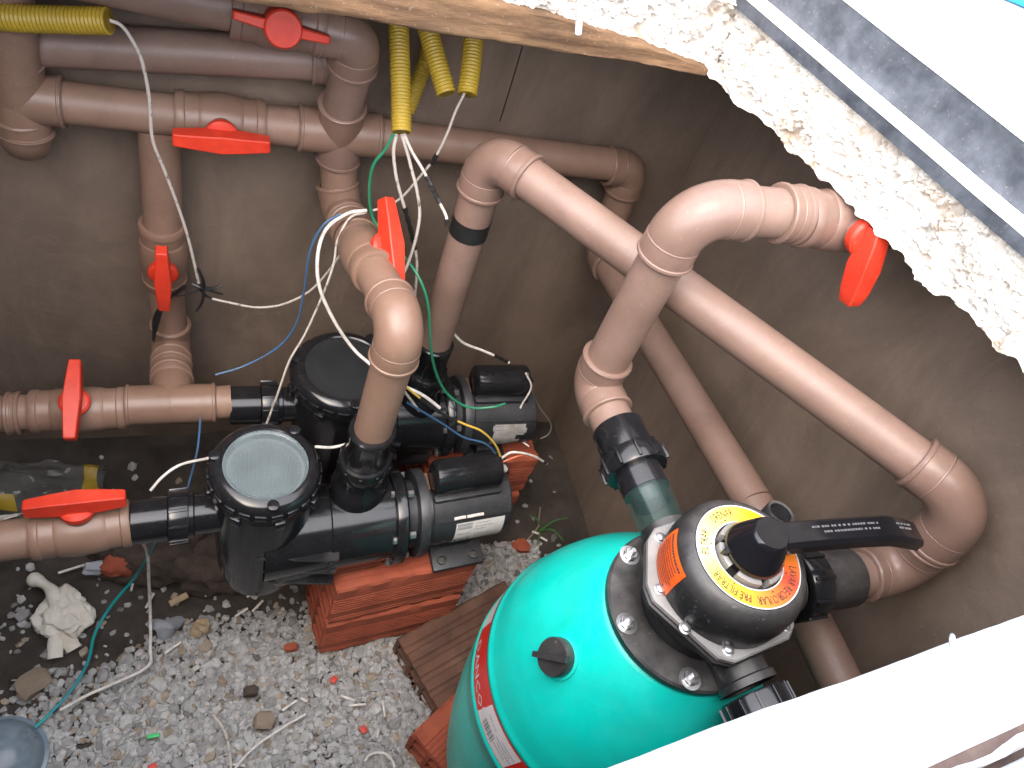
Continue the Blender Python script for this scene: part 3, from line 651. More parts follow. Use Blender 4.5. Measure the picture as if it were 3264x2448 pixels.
    for k in range(6):
        a = PI / 6 + k * PI / 3; y, z = 0.0745 * math.cos(a), ZA + 0.0745 * math.sin(a); mb = MB()
        mb.prism([(0.0058 * math.cos(q * PI / 3), 0.0058 * math.sin(q * PI / 3)) for q in range(6)], (0.199, y, z), (0, 1, 0), (0, 0, 1), (1, 0, 0), -0.001, 0.005, 0.0006)
        P(mb, 'bolt', 'steel', ang=20); mb = MB()
        mb.prism([(0.0062 * math.cos(q * PI / 3), 0.0062 * math.sin(q * PI / 3)) for q in range(6)], (0.226, y * 0.9, ZA + (z - ZA) * 0.9), (0, 1, 0), (0, 0, 1), (1, 0, 0), 0.002, 0.012, 0.0006)
        P(mb, 'nut', 'steel', ang=20)
    # motor
    mb = MB(); mb.lathe([(0.0, 0.256), (0.058, 0.256), (0.0605, 0.262), (0.0605, 0.410), (0.0585, 0.416), (0.050, 0.420), (0.0, 0.420)], (0, 0, ZA), (1, 0, 0), 48)
    for x in (0.295, 0.315): mb.box((x, -0.0600, ZA - 0.008), (0.003, 0.003, 0.004))
    mot = P(mb, 'motor', 'motor_paint')
    mb = MB()
    prof = [(0.0612, 0.270), (0.0635, 0.272), (0.0635, 0.412), (0.0612, 0.414)]
    u, v, d_ = basis((1, 0, 0)); vs = []; fs = []; n = 22
    for rr, h in prof:
        for k in range(n + 1):
            a = math.radians(38) + math.radians(104) * k / n; vs.append((h, -rr * math.cos(a), ZA + rr * math.sin(a)))
    for i in range(3):
        for k in range(n): fs.append((i * (n + 1) + k, i * (n + 1) + k + 1, (i + 1) * (n + 1) + k + 1, (i + 1) * (n + 1) + k))
    mb.add(vs, fs); P(mb, 'motor_cover', 'motor_paint')
    mb = MB(); mb.lathe([(0.0, 0.0), (0.026, 0.0), (0.0295, 0.003), (0.0305, 0.010), (0.0305, 0.112), (0.0290, 0.118), (0.024, 0.121), (0.0, 0.122)], (0.270, 0.012, ZA + 0.086), (1, 0, 0), 28); P(mb, 'capacitor_case', 'black')
    mb = MB(); mb.box((0.333, 0.010, ZA + 0.0625), (0.122, 0.066, 0.010), None, 0.003); P(mb, 'capacitor_base', 'motor_paint')
    mb = MB(); mb.box((0.262, 0.020, ZA + 0.0640), (0.014, 0.034, 0.003), None, 0.001); mb.lathe([(0.005, 0), (0.004, 0.003), (0, 0.003)], (0.262, 0.012, ZA + 0.0655), (0, 0, 1), 10); P(mb, 'rusty_bracket', 'rust')
    # foot with two bolt holes
    mb = MB(); mb.box((0.338, 0.0, 0.016), (0.06, 0.085, 0.036), None, 0.006); mb.box((0.335, 0.009, 0.0055), (0.098, 0.187, 0.011), None, 0.004); ft = P(mb, 'foot', 'motor_paint')
    for x in (0.305, 0.365):
        mb = MB(); mb.lathe([(0.009, 0), (0.009, 0.004), (0.0065, 0.0045), (0.0055, 0.001), (0, 0.001)], (x, -0.067, 0.011), (0, 0, 1), 16); P(mb, 'bolt_hole', 'black_old', ft)
    # rating label on the lower side of the motor, with print
    def lab(mb, x0, x1, a0, a1, R):
        n = 10; vs = []
        for i in range(2):
            for k in range(n + 1):
                a = math.radians(a0 + (a1 - a0) * k / n); vs.append(((x0, x1)[i], -R * math.cos(a), ZA + R * math.sin(a)))
        mb.add(vs, [(k, k + 1, n + 2 + k, n + 1 + k) for k in range(n)])
    A0, A1 = 32, -46
    mb = MB()
    if front: lab(mb, 0.312, 0.402, A0, A1, 0.0612)
    else:
        lab(mb, 0.318, 0.372, A0, A1 + 8, 0.0612); lab(mb, 0.3722, 0.390, A0, 8, 0.0612); lab(mb, 0.376, 0.394, 24, 13, 0.0613); lab(mb, 0.3722, 0.384, -4, -16, 0.0612)
    lb = P(mb, 'rating_label', 'paper' if front else 'paper_dirty'); R = 0.0615
    lb['label'] = 'white printed rating label' if front else 'torn and stained rating label'
    mb = MB(); lab(mb, 0.3145, 0.342, A0 - 2, A0 - 13, R); P(mb, 'logo_block', 'ink_soft', lb)
    tv, tf = text_verts('DANCOR', 0.0066)
    mb = MB(); mb.add([(0.3283 + p[0], -(R + 0.0003) * math.cos(math.radians(A0 - 7.5) + p[1] / R), ZA + (R + 0.0003) * math.sin(math.radians(A0 - 7.5) + p[1] / R)) for p in tv], tf); P(mb, 'logo_text', 'paper', lb)
    mb = MB(); rr = random.Random(5); x = 0.316
    while x < 0.341:
        wv = rr.choice([0.0008, 0.0012, 0.0022]); lab(mb, x, x + wv, -3, -22, R); x += wv + rr.choice([0.0008, 0.0014])
    P(mb, 'barcode', 'ink_soft', lb)
    mb = MB()
    for i, (xa, xb) in enumerate([(0.348, 0.375), (0.348, 0.38), (0.346, 0.366), (0.317, 0.340), (0.348, 0.392), (0.350, 0.394), (0.347, 0.390), (0.352, 0.384)]):
        if not front and xb > 0.371: xb = 0.371
        x = xa; aa = A0 - 4 - i * 6.0
        while x < xb:
            wv = rr.uniform(0.002, 0.006); lab(mb, x, min(x + wv, xb), aa, aa - 1.8, R); x += wv + 0.0012
    P(mb, 'label_print', 'ink_soft' if front else 'paper_dirty', lb)
    # cable outlet
    mb = MB(); mb.tube([(0.390, 0.010, ZA + 0.092), (0.397, 0.010, ZA + 0.089), (0.403, 0.008, ZA + 0.084)], [0.008, 0.007, 0.005], 12); P(mb, 'cable_gland', 'white_wire' if front else 'black')
    return e
PZ1, PZ2 = 0.270, 0.252
pump1 = make_pump((0.094, YP1, PZ1), 'black pool pump with a clear strainer lid standing on stacked red bricks', True)
pump2 = make_pump((0.2365, YP2, PZ2), 'black pool pump with a dark lid and torn label, behind the clear-lidded pump', False)

# ------------------------------------------------------------------ sand filter
FX, FY = 0.522, 0.275
flt = empty('sand_filter', (FX, FY, 0.0), 'bright turquoise sand filter tank with black multiport valve and red label band', 'sand filter')
def FP(mb, name, m, parent=None, ang=38): return mb.build(name, m, parent or flt, None, ang=ang)
prof = [(0.0, 0.004), (0.10, 0.004), (0.112, 0.012), (0.112, 0.05), (0.105, 0.056), (0.128, 0.09), (0.146, 0.15), (0.160, 0.22), (0.1725, 0.30), (0.1815, 0.38), (0.1855, 0.44), (0.1868, 0.483), (0.1888, 0.485), (0.1894, 0.489), (0.1880, 0.493),
        (0.1862, 0.495), (0.1848, 0.520), (0.1835, 0.555), (0.1845, 0.558), (0.1832, 0.562), (0.1805, 0.567), (0.177, 0.583), (0.1715, 0.605), (0.157, 0.645), (0.140, 0.680), (0.121, 0.712), (0.106, 0.734), (0.098, 0.744), (0.085, 0.748), (0.0, 0.748)]
def dense(p, n=3):
    P_ = catmull([(a, b, 0) for a, b in p], n); return [(max(q.x, 0), q.y) for q in P_]
mb = MB(); mb.lathe(dense(prof[:11]) + prof[11:20] + dense(prof[20:28]) + prof[28:], (0, 0, 0), (0, 0, 1), 96); FP(mb, 'tank', 'tank', ang=50)
# label band round the waist
def band(mb, a0, a1, z0, z1, R0, n=24):
    vs = []
    for i in range(2):
        for k in range(n + 1):
            a = math.radians(a0 + (a1 - a0) * k / n); z = (z0, z1)[i]; R1 = R0 + (0.52 - z) * 0.045 - 0.0003; vs.append((R1 * math.cos(a), R1 * math.sin(a), z))
    mb.add(vs, [(k, k + 1, n + 2 + k, n + 1 + k) for k in range(n)])
mb = MB(); mb.lathe([(0.1872, 0.4955), (0.1858, 0.520), (0.1845, 0.554)], (0, 0, 0), (0, 0, 1), 120); bd = FP(mb, 'label_band', 'band_red'); bd['label'] = 'red label band with white print'
mb = MB()
for a0, a1 in ((126, 150), (184, 207)):
    mb = MB(); n = 14; vs = []
    for k in range(n + 1):
        for i, z in enumerate((0.498, 0.551)):
            a = math.radians(a0 + (a1 - a0) * k / n - (3.0 if i == 0 else 0)); R1 = (0.1876, 0.1851)[i]; vs.append((R1 * math.cos(a), R1 * math.sin(a), z))
    mb.add(vs, [(2 * k, 2 * k + 1, 2 * k + 3, 2 * k + 2) for k in range(n)])
    FP(mb, 'data_sticker', 'band_white', bd)
mb = MB(); rr = random.Random(3); a = 186.0
while a < 194:
    wv = rr.choice([0.25, 0.4, 0.8]); band(mb, a, a + wv, 0.505, 0.522, 0.1875, 2); a += wv + rr.choice([0.3, 0.5])
FP(mb, 'barcode', 'ink_soft', bd)
mb = MB()
for i, (s0, s1, z) in enumerate([(186, 192, .534), (194, 203, .528), (196, 204, .521), (195, 202, .513), (197, 205, .535)]):
    a = s0
    while a < s1: wv = rr.uniform(.3, .9); band(mb, a, a + wv, z, z + 0.0022, 0.1875, 2); a += wv + .3
FP(mb, 'sticker_print', 'ink_soft', bd)
def band_text(txt, size, ac, zc, flip=1):
    tv, tf = text_verts(txt, size); R0 = 0.1874
    return [((R0 - (zc + p[1] - 0.52) * 0.045) * math.cos(math.radians(ac) + flip * p[0] / R0), (R0 - (zc + p[1] - 0.52) * 0.045) * math.sin(math.radians(ac) + flip * p[0] / R0), zc + p[1]) for p in tv], tf
mb = MB()
for txt, size, ac, zc in (('DANCOR', 0.024, 170.0, 0.515), ('D', 0.045, 213.0, 0.524)):
    v_, f_ = band_text(txt, size, ac, zc); mb.add(v_, f_)
FP(mb, 'band_lettering', 'band_white', bd)
# clamp collar with bolts
mb = MB(); mb.lathe([(0.060, 0.748), (0.098, 0.749), (0.0985, 0.752), (0.0985, 0.758), (0.096, 0.7605), (0.076, 0.762), (0.060, 0.760), (0.050, 0.75)], (0, 0, 0), (0, 0, 1), 72); col = FP(mb, 'clamp_collar', 'black_old')
for k in range(6):
    a = math.radians(127 + 60 * k); p = V((0.0865 * math.cos(a), 0.0865 * math.sin(a), 0.761)); mb = MB()
    mb.lathe([(0.0125, 0), (0.0125, 0.0016), (0.008, 0.0018)], p, (0, 0, 1), 20)
    mb.prism([(0.0082 * math.cos(q * PI / 3 + k), 0.0082 * math.sin(q * PI / 3 + k)) for q in range(6)], p, (1, 0, 0), (0, 1, 0), (0, 0, 1), 0.0016, 0.008, 0.0008)
    mb.lathe([(0.0042, 0.008), (0.0042, 0.013), (0.003, 0.0142), (0, 0.0142)], p, (0, 0, 1), 12)
    FP(mb, 'bolt', 'steel', col, 20)
# air plug on the shoulder
pn = V((-0.86, -0.07, 0.52)).normalized(); pp = V((-0.1385, -0.010, 0.683)); u, v_, _ = basis(pn)
mb = MB(); mb.lathe([(0.0, -0.01), (0.0255, -0.01), (0.0255, 0.0012), (0.0215, 0.002)], pp, pn, 28); FP(mb, 'plug_boss', 'tank')
mb = MB(); mb.lathe([(0.0215, 0.0), (0.0222, 0.002), (0.0222, 0.013), (0.0208, 0.0155), (0.0, 0.016)], pp, pn, 32)
sd_ = (u * 0.55 + v_ * 0.84).normalized(); ot = pn.cross(sd_)
mb.add([pp + sd_ * (s * 0.0235) + ot * (o * 0.0032) + pn * h for s in (-1, 1) for o in (-1, 1) for h in (0.015, 0.022)], [(0, 1, 3, 2), (4, 6, 7, 5), (0, 4, 5, 1), (2, 3, 7, 6), (0, 2, 6, 4), (1, 5, 7, 3)])
FP(mb, 'air_plug', 'black_old')

# multiport valve
VX, VY = 0.008, -0.001
mb = MB(); mb.lathe([(0.064, 0.748), (0.064, 0.775), (0.070, 0.782), (0.074, 0.806)], (VX, VY, 0), (0, 0, 1), 48)
# ports: back (to the sight glass), right (to the pump line), near (plugged union)
PZ = 0.786
mb.lathe([(0.027, 0.045), (0.027, 0.078), (0.0295, 0.080), (0.0295, 0.090), (0.024, 0.091)], (VX - 0.012, VY, PZ), (-0.06, 1, 0), 28)
mb.lathe([(0.029, 0.045), (0.029, 0.098), (0.034, 0.100), (0.034, 0.108), (0.027, 0.11)], (VX, VY - 0.004, PZ + 0.01), (1, 0, 0), 28)
mb.lathe([(0.029, 0.045), (0.029, 0.093), (0.033, 0.095), (0.033, 0.103), (0.027, 0.104)], (VX, VY, PZ - 0.004), (0.14, -1, -0.05), 28)
vb = FP(mb, 'multiport_valve', 'black_old'); vb['label'] = 'black six-way multiport valve with long lever'
def VP(mb, name, m, ang=38): return FP(mb, name, m, vb, ang)
angs = [134, 181, 249, 312, 361, 429]
def hexpoly(R, chamf=6): return [(R * math.cos(math.radians(a + s * chamf)), R * math.sin(math.radians(a + s * chamf))) for a in angs for s in (-1, 1)]
mb = MB(); mb.prism(hexpoly(0.090), (VX, VY, 0), (1, 0, 0), (0, 1, 0), (0, 0, 1), 0.804, 0.814, 0.002); VP(mb, 'lower_flange', 'black_old', 30)
mb = MB(); mb.prism(hexpoly(0.0875), (VX, VY, 0), (1, 0, 0), (0, 1, 0), (0, 0, 1), 0.8145, 0.8165); VP(mb, 'gasket', 'tape', 30)
mb = MB(); mb.prism(hexpoly(0.090), (VX, VY, 0), (1, 0, 0), (0, 1, 0), (0, 0, 1), 0.817, 0.826, 0.002); VP(mb, 'upper_flange', 'flange_grey', 30)
for a in angs + [214, 34]:
    q = 0.0795 if a in angs else 0.0815
    p = V((VX + q * math.cos(math.radians(a)), VY + q * math.sin(math.radians(a)), 0.826)); mb = MB()
    mb.lathe([(0.0068, 0), (0.0068, 0.001), (0.0048, 0.0015), (0.0048, 0.0045), (0.003, 0.0055), (0, 0.0055)], p, (0, 0, 1), 16); VP(mb, 'screw', 'steel')
mb = MB(); dprof = [(0.0765, 0.824), (0.0765, 0.834), (0.0775, 0.848), (0.0765, 0.862), (0.0735, 0.873), (0.068, 0.8815), (0.0625, 0.885), (0.061, 0.8855), (0.060, 0.8845), (0.0585, 0.884), (0.040, 0.8845), (0.034, 0.880), (0.0, 0.880)]
mb.lathe(dprof, (VX, VY, 0), (0, 0, 1), 64); VP(mb, 'valve_cover', 'black_old')
# dial ring: printed gradient
mb = MB(); mb.lathe([(0.0395, 0.8852), (0.0585, 0.8848)], (VX, VY, 0), (0, 0, 1), 96); dial = VP(mb, 'dial_label', 'dial_print')
ca = dial.data.color_attributes.new('tint', 'FLOAT_COLOR', 'POINT')
for i, q in enumerate(dial.data.vertices):
    a = math.degrees(math.atan2(q.co.y - VY, q.co.x - VX)) % 360
    stops = [(60, (0.85, 0.50, 0.01)), (110, (0.80, 0.62, 0.14)), (165, (0.82, 0.72, 0.34)), (200, (0.80, 0.60, 0.08)), (230, (0.86, 0.42, 0.02)), (275, (0.80, 0.20, 0.03)), (318, (0.62, 0.06, 0.03)), (420, (0.85, 0.50, 0.01))]
    aa = a if a >= 60 else a + 360
    for (p0, c0), (p1, c1) in zip(stops, stops[1:]):
        if p0 <= aa <= p1:
            t = (aa - p0) / (p1 - p0); ca.data[i].color = (*[x + (y - x) * t for x, y in zip(c0, c1)], 1)
mb = MB()
for rr_ in (0.0392, 0.0588): mb.lathe([(rr_ - 0.0007, 0.8853), (rr_ + 0.0007, 0.8853)], (VX, VY, 0), (0, 0, 1), 80)
VP(mb, 'dial_border', 'paper')
mb = MB()
for txt, ac in (('FILTRAR', 156), ('DRENAR', 103), ('PRÉ FILTRAR', 221), ('RECIRCULAR', 281), ('LAVAR', 325)):
    tv, tf = text_verts(txt, 0.0098); tv = [(p[0] * 0.80, p[1] * 1.25, 0) for p in tv]; R0 = 0.0498
    mb.add([(VX + (R0 + p[1]) * math.cos(math.radians(ac) - p[0] * 1.02 / R0), VY + (R0 + p[1]) * math.sin(math.radians(ac) - p[0] * 1.02 / R0), 0.8856) for p in tv], tf)
    tri = [(0, 0.0412), (0.035, 0.0435), (-0.035, 0.0435)]; mb.add([(VX + q * math.cos(math.radians(ac) + t), VY + q * math.sin(math.radians(ac) + t), 0.8856) for t, q in tri], [(0, 1, 2)])
VP(mb, 'dial_text', 'ink')
# castellated crown, spring disc, knob, lever
for k in range(6):
    a0 = math.radians(36 + 60 * k); mb = MB(); n = 8; vs = []; fs = []
    for i in range(n + 1):
        a = a0 + math.radians(44) * i / n
        for rr_, z in ((0.0305, 0.880), (0.0365, 0.880), (0.0365, 0.8915), (0.0345, 0.893), (0.0305, 0.893)): vs.append((VX + rr_ * math.cos(a), VY + rr_ * math.sin(a), z))
    for i in range(n):
        for j in range(5): fs.append((i * 5 + j, (i + 1) * 5 + j, (i + 1) * 5 + (j + 1) % 5, i * 5 + (j + 1) % 5))
    fs += [tuple(range(5)), tuple(n * 5 + j for j in range(4, -1, -1))]; mb.add(vs, fs); VP(mb, 'crown_tooth', 'flange_grey' if k in (1, 2, 3, 4) else 'black_old', 30)
ldir = V((0.998, -0.055, 0)).normalized(); lsd = V((-ldir.y, ldir.x, 0))
mb = MB(); kc = V((VX, VY, 0))
mb.lathe([(0.027, 0.884), (0.029, 0.888), (0.0325, 0.894), (0.0325, 0.900), (0.031, 0.903), (0.0215, 0.926), (0.0195, 0.930), (0.0175, 0.932), (0.0, 0.932)], kc, (0, 0, 1), 40)
knob = VP(mb, 'lever_knob', 'black_gloss')
mb = MB(); secs = []
for s, wd, th, z in [(0.004, 0.0165, 0.011, 0.919), (0.03, 0.0150, 0.0105, 0.921), (0.06, 0.0148, 0.010, 0.9235), (0.115, 0.0150, 0.0095, 0.9265), (0.150, 0.0155, 0.0095, 0.927), (0.175, 0.0160, 0.0095, 0.921), (0.200, 0.0155, 0.009, 0.912), (0.206, 0.0130, 0.007, 0.909)]:
    secs.append([kc + ldir * s + lsd * (wd * x) + V((0, 0, z + th * y)) for x, y in ((-1, -0.7), (-1, 0.5), (-0.72, 1), (0.72, 1), (1, 0.5), (1, -0.7), (0.7, -1), (-0.7, -1))])
fs = []
for i in range(len(secs) - 1):
    for j in range(8): fs.append((i * 8 + j, i * 8 + (j + 1) % 8, (i + 1) * 8 + (j + 1) % 8, (i + 1) * 8 + j))
fs += [tuple(range(7, -1, -1)), tuple((len(secs) - 1) * 8 + j for j in range(8))]
mb.add([q for s in secs for q in s], fs); VP(mb, 'lever', 'black_gloss', 30)
rr = random.Random(2); mb = MB()
for row, (s0, s1, off) in enumerate([(0.050, 0.135, 0.004), (0.062, 0.130, -0.002), (0.160, 0.182, 0.004), (0.162, 0.180, -0.001)]):
    if row == 2: VP(mb, 'lever_print', 'ink_grey'); mb = MB()
    s = s0
    while s < s1:
        wv = rr.uniform(0.0012, 0.003); zz = 0.9333 + (s - 0.06) * 0.055 if s < 0.115 else (0.9363 if s < 0.15 else 0.9362 - (s - 0.15) * 0.25)
        c = kc + ldir * (s + wv / 2) + lsd * off + V((0, 0, zz + 0.0006)); R_ = Matrix((ldir, lsd, V((0, 0, 1)))).transposed()
        mb.box(c, (wv, 0.0022, 0.0006), R_); s += wv + rr.choice([0.001, 0.001, 0.003])
VP(mb, 'lever_print', 'ink_grey')
mb = MB(); mb.prism([(-0.040, 0), (-0.034, 0.0035), (-0.018, 0.0035), (-0.018, -0.0035), (-0.034, -0.0035)], (VX, VY, 0), ldir, lsd, (0, 0, 1), 0.893, 0.900); VP(mb, 'pointer', 'black', 25)
# orange warning label on the cover side
mb = MB(); vs = []; n = 10; m2 = 6
def cov(ad, z):
    pr_ = dprof
    for (r0, z0), (r1, z1) in zip(pr_[:7], pr_[1:7]):
        if z0 <= z <= z1: t = (z - z0) / (z1 - z0); return r0 + (r1 - r0) * t
    return 0.0775
for j in range(m2 + 1):
    for i in range(n + 1):
        ad = math.radians(143 + 44 * i / n); z = 0.8285 + (0.872 - 0.8285) * j / m2; R0 = cov(ad, z) + 0.0007; vs.append((VX + R0 * math.cos(ad), VY + R0 * math.sin(ad), z))
mb.add(vs, [(j * (n + 1) + i, j * (n + 1) + i + 1, (j + 1) * (n + 1) + i + 1, (j + 1) * (n + 1) + i) for j in range(m2) for i in range(n)])
wl = VP(mb, 'warning_label', 'label_orange')
mb = MB(); rr = random.Random(9)
for row in range(9):
    z = 0.8315 + row * 0.0042; a = 147.0
    while a < 183 - rr.random() * 4:
        wv = rr.uniform(0.7, 2.0) * (1.5 if row == 8 else 1)
        q = []
        for aa in (a, a + wv):
            for zz in (z, z + (0.0024 if row == 8 else 0.0015)): R0 = cov(0, zz) + 0.0011; q.append((VX + R0 * math.cos(math.radians(aa)), VY + R0 * math.sin(math.radians(aa)), zz))
        mb.add(q, [(0, 1, 3, 2)]); a += wv + 0.5
VP(mb, 'label_print', 'ink')
# open gauge stub behind the cover
mb = MB(); mb.lathe([(0.013, -0.05), (0.0175, -0.05), (0.0175, 0.012), (0.0165, 0.014), (0.0135, 0.013), (0.0125, -0.005), (0, -0.006)], (0.098, 0.056, 0.846), (0.10, 0.10, 0.97), 24); VP(mb, 'gauge_stub', 'black_old')
mb = MB(); mb.tube([(0.102, 0.055, 0.82), (0.07, 0.04, 0.795), (0.045, 0.025, 0.79)], 0.013, 12); VP(mb, 'stub_arm', 'black_old')
# sight glass and union on the back port
o = V((VX - 0.012, VY, PZ)); dd = V((-0.06, 1, 0)).normalized()
mb = MB(); mb.lathe([(0.0240, 0.086), (0.0275, 0.086), (0.0285, 0.090), (0.0285, 0.132), (0.0297, 0.134), (0.0297, 0.139), (0.0240, 0.139), (0.0240, 0.086)], o, dd, 32); VP(mb, 'sight_glass', 'sight_clear')
mb = MB(); mb.lathe([(0.0225, 0.120), (0.0236, 0.120), (0.0236, 0.139), (0.0296, 0.1395), (0.0300, 0.142), (0.0300, 0.170), (0.024, 0.171)], o, dd, 32); VP(mb, 'adaptor', 'black')
def nut(o, dd, h0, h1, R, nm='union_nut', parent=vb, tabs=10):
    mb = MB(); mb.lathe([(R * 0.74, h0), (R * 0.96, h0), (R, h0 + 0.003), (R, h1 - 0.003), (R * 0.96, h1), (R * 0.74, h1)], o, dd, 36); u, v_, d_ = basis(dd)
    for k in range(tabs):
        a = 2 * PI * k / tabs; q = u * math.cos(a) + v_ * math.sin(a); t = d_.cross(q)
        mb.box(Vector(o) + d_ * ((h0 + h1) / 2) + q * (R + 0.0006), (0.0044, 0.0042, h1 - h0 - 0.003), Matrix((q, t, d_)).transposed(), 0.0008)
    return FP(mb, nm, 'black', parent)
nut(o, dd, 0.168, 0.194, 0.0410)
mb = MB(); mb.lathe([(0.0295, 0.194), (0.0345, 0.196), (0.0345, 0.234), (0.0335, 0.236), (0.0278, 0.236)], o, dd, 32); VP(mb, 'union_socket', 'black')
# union to the pump line
o = V((VX, VY - 0.004, PZ + 0.011)); nut(o, V((1, 0, 0)), 0.112, 0.142, 0.0425)
mb = MB(); mb.lathe([(0.031, 0.142), (0.036, 0.144), (0.036, 0.196), (0.0345, 0.199), (0.0278, 0.199)], o, (1, 0, 0), 32); VP(mb, 'union_socket', 'black_old')
# plugged union on the near side
o = V((VX, VY, PZ - 0.004)); dd = V((0.14, -1, -0.05)).normalized(); nut(o, dd, 0.110, 0.152, 0.0375, tabs=12)
mb = MB(); mb.lathe([(0.030, 0.150), (0.030, 0.19), (0.0, 0.191)], o, dd, 28); VP(mb, 'union_socket', 'black')

# ------------------------------------------------------------------ hollow bricks
def hollow_brick(name, loc, sz, rz, m, label, cat='brick', nh=(2, 3), rx=0.0, ry=0.0, gr=5, gd=0.0036, gw=1.0):
    lx, ly, lz = sz
    e = empty(name, loc, label, cat, 'hollow clay bricks on the pit floor'); e.rotation_euler = (rx, ry, rz)
    # grooved outline in the y-z section
    out = []
    def side(p, q, n, depth):
        p, q = Vector(p), Vector(q); d = (q - p).normalized(); nn = Vector((d.y, -d.x)); L = (q - p).length
        pts = [p + d * 0.004]
        fr_ = {5: (.26, .33, .40, .47, .54, .61, .80, .87), 4: (.2, .4, .6, .8)}.get(n, tuple((k + 1) / (n + 1) for k in range(n)))
        for c in fr_:
            for o, dp in ((-0.020 * gw, 0), (-0.010 * gw, depth), (0.010 * gw, depth), (0.020 * gw, 0)): pts.append(p + d * (L * (c + o)) - nn * dp)
        pts.append(q - d * 0.004); return pts
    y, z = ly / 2, lz
    out = side((-y, z), (-y, 0), gr, gd) + side((-y, 0), (y, 0), 5, 0.002) + side((y, 0), (y, z), gr, gd) + side((y, z), (-y, z), gr, gd * 0.6)
    th = 0.011; n = len(out); inn = [(max(-y + th, min(y - th, p[0])), max(th, min(z - th, p[1]))) for p in out]
    vs = []; fs = []; NX = 24; sd0 = loc[0] * 37 + loc[1] * 11 + loc[2] * 5
    for ix in range(NX + 1):
        x = -lx / 2 + lx * ix / NX
        for p in out:
            q = Vector((x * 40, p[0] * 40, p[1] * 40 + sd0)); c = 0.00025 * noise.noise(q)
            corner = (y - abs(p[0])) < 0.006 and min(p[1], z - p[1]) < 0.006
            endk = 1.0 if ix in (0, NX) else 0.0
            chip = max(0.0, noise.noise(q * 0.9 + Vector((7, 3, 1))) - 0.12) * (0.011 if corner else 0.004 * endk)
            vs.append((x - math.copysign(chip * 1.4, x) * endk, p[0] * (1 - (c + chip) / y), z / 2 + (p[1] - z / 2) * (1 - (c + chip) / (z / 2))))
    i0 = len(vs)
    for sx in (-1, 1): vs += [(sx * (lx / 2 - 0.0005), p[0], p[1]) for p in inn]
    for ix in range(NX):
        for k in range(n): fs.append((ix * n + k, ix * n + (k + 1) % n, (ix + 1) * n + (k + 1) % n, (ix + 1) * n + k))
    for k in range(n):
        j_ = (k + 1) % n
        fs += [(k, i0 + k, i0 + j_, j_), (NX * n + k, NX * n + j_, i0 + n + j_, i0 + n + k), (i0 + k, i0 + n + k, i0 + n + j_, i0 + j_)]
    mb = MB(); mb.add(vs, fs); shell = mb.build('shell', m, e, ang=25)
    mb = MB(); ny, nz = nh
    for k in range(1, ny): yy = -y + th + (ly - 2 * th) * k / ny; mb.box((0, yy, lz / 2), (lx - 0.002, 0.008, lz - 2 * th + 0.001))
    mb.build('web', m, e, smooth=False)
    mb = MB()
    for k in range(1, nz): zz = th + (lz - 2 * th) * k / nz; mb.box((0, 0, zz), (lx - 0.0026, ly - 2 * th + 0.001, 0.0075))
    mb.build('web', m, e, smooth=False)
    return e
hollow_brick('hollow_brick', (0.334, 0.636, 0.1345), (0.258, 0.128, 0.1345), 0.115, 'brick', 'upper grooved red hollow brick directly under the clear-lidded pump')
hollow_brick('hollow_brick', (0.332, 0.632, 0.0), (0.260, 0.129, 0.134), 0.105, 'brick', 'lower grooved red hollow brick on the gravel under the clear-lidded pump')
hollow_brick('hollow_brick', (0.540, 0.870, 0.126), (0.235, 0.13, 0.126), 0.05, 'brick', 'upper dim red hollow brick under the dark-lidded pump behind')
hollow_brick('hollow_brick', (0.536, 0.866, 0.0), (0.235, 0.13, 0.1255), 0.0, 'brick', 'lower dim red hollow brick on the soil under the dark-lidded pump')
hollow_brick('hollow_brick', (0.500, 0.520, -0.015), (0.26, 0.155, 0.075), 0.36, 'brick_old', 'old soot-brown grooved brick lying flat in the gravel beside the tank', nh=(3, 2), gr=4, gd=0.007, gw=2.6)
hollow_brick('hollow_brick', (0.480, 0.372, 0.0), (0.24, 0.13, 0.085), 0.55, 'brick', 'red hollow brick with open cells peeking from under the turquoise tank', nh=(3, 2), ry=0.0)

# ------------------------------------------------------------------ gravel and floor litter
def ico():
    bm = bmesh.new(); bmesh.ops.create_icosphere(bm, subdivisions=1, radius=1.0); vs = np.array([v.co[:] for v in bm.verts]); fs = np.array([[v.index for v in f.verts] for f in bm.faces]); bm.free(); return vs, fs
IV, IF = ico()
def stones(n, region, smin, smax, zoff, dens):
    V_, F_, Cc = [], [], []; k = 0
    for _ in range(n):
        x = rng.uniform(*region[0]); y = rng.uniform(*region[1])
        if rng.random() > dens(x, y): continue
        s = (smin + (smax - smin) * rng.random() ** 1.6) * (1.0 if rng.random() < .93 else 1.6)
        sh = np.array([1.0, rng.uniform(.6, .95), rng.uniform(.35, .7)]) * s
        vv = (np.sign(IV) * np.abs(IV) ** 0.75) * (1 + rng.uniform(-.22, .22, (12, 1)))
        vv = vv * sh
        q = Matrix.Rotation(rng.uniform(0, 6.28), 3, 'Z') @ Matrix.Rotation(rng.normal(0, .45), 3, 'X') @ Matrix.Rotation(rng.normal(0, .3), 3, 'Y')
        vv = vv @ np.array(q).T + np.array([x, y, soil_h(x, y) + zoff + rng.uniform(-.2, .9) * s * 0.6])
        g = rng.uniform(.30, .54); t = rng.random()
        c = (g, g * .99, g * .97) if t < .86 else ((g * .85, g * .70, g * .54) if t < .96 else (g * .5, g * .48, g * .46))
        V_.append(vv); F_.append(IF + 12 * k); Cc.append(np.tile((*c, 1), (12, 1))); k += 1
    return np.vstack(V_), np.vstack(F_), np.vstack(Cc)
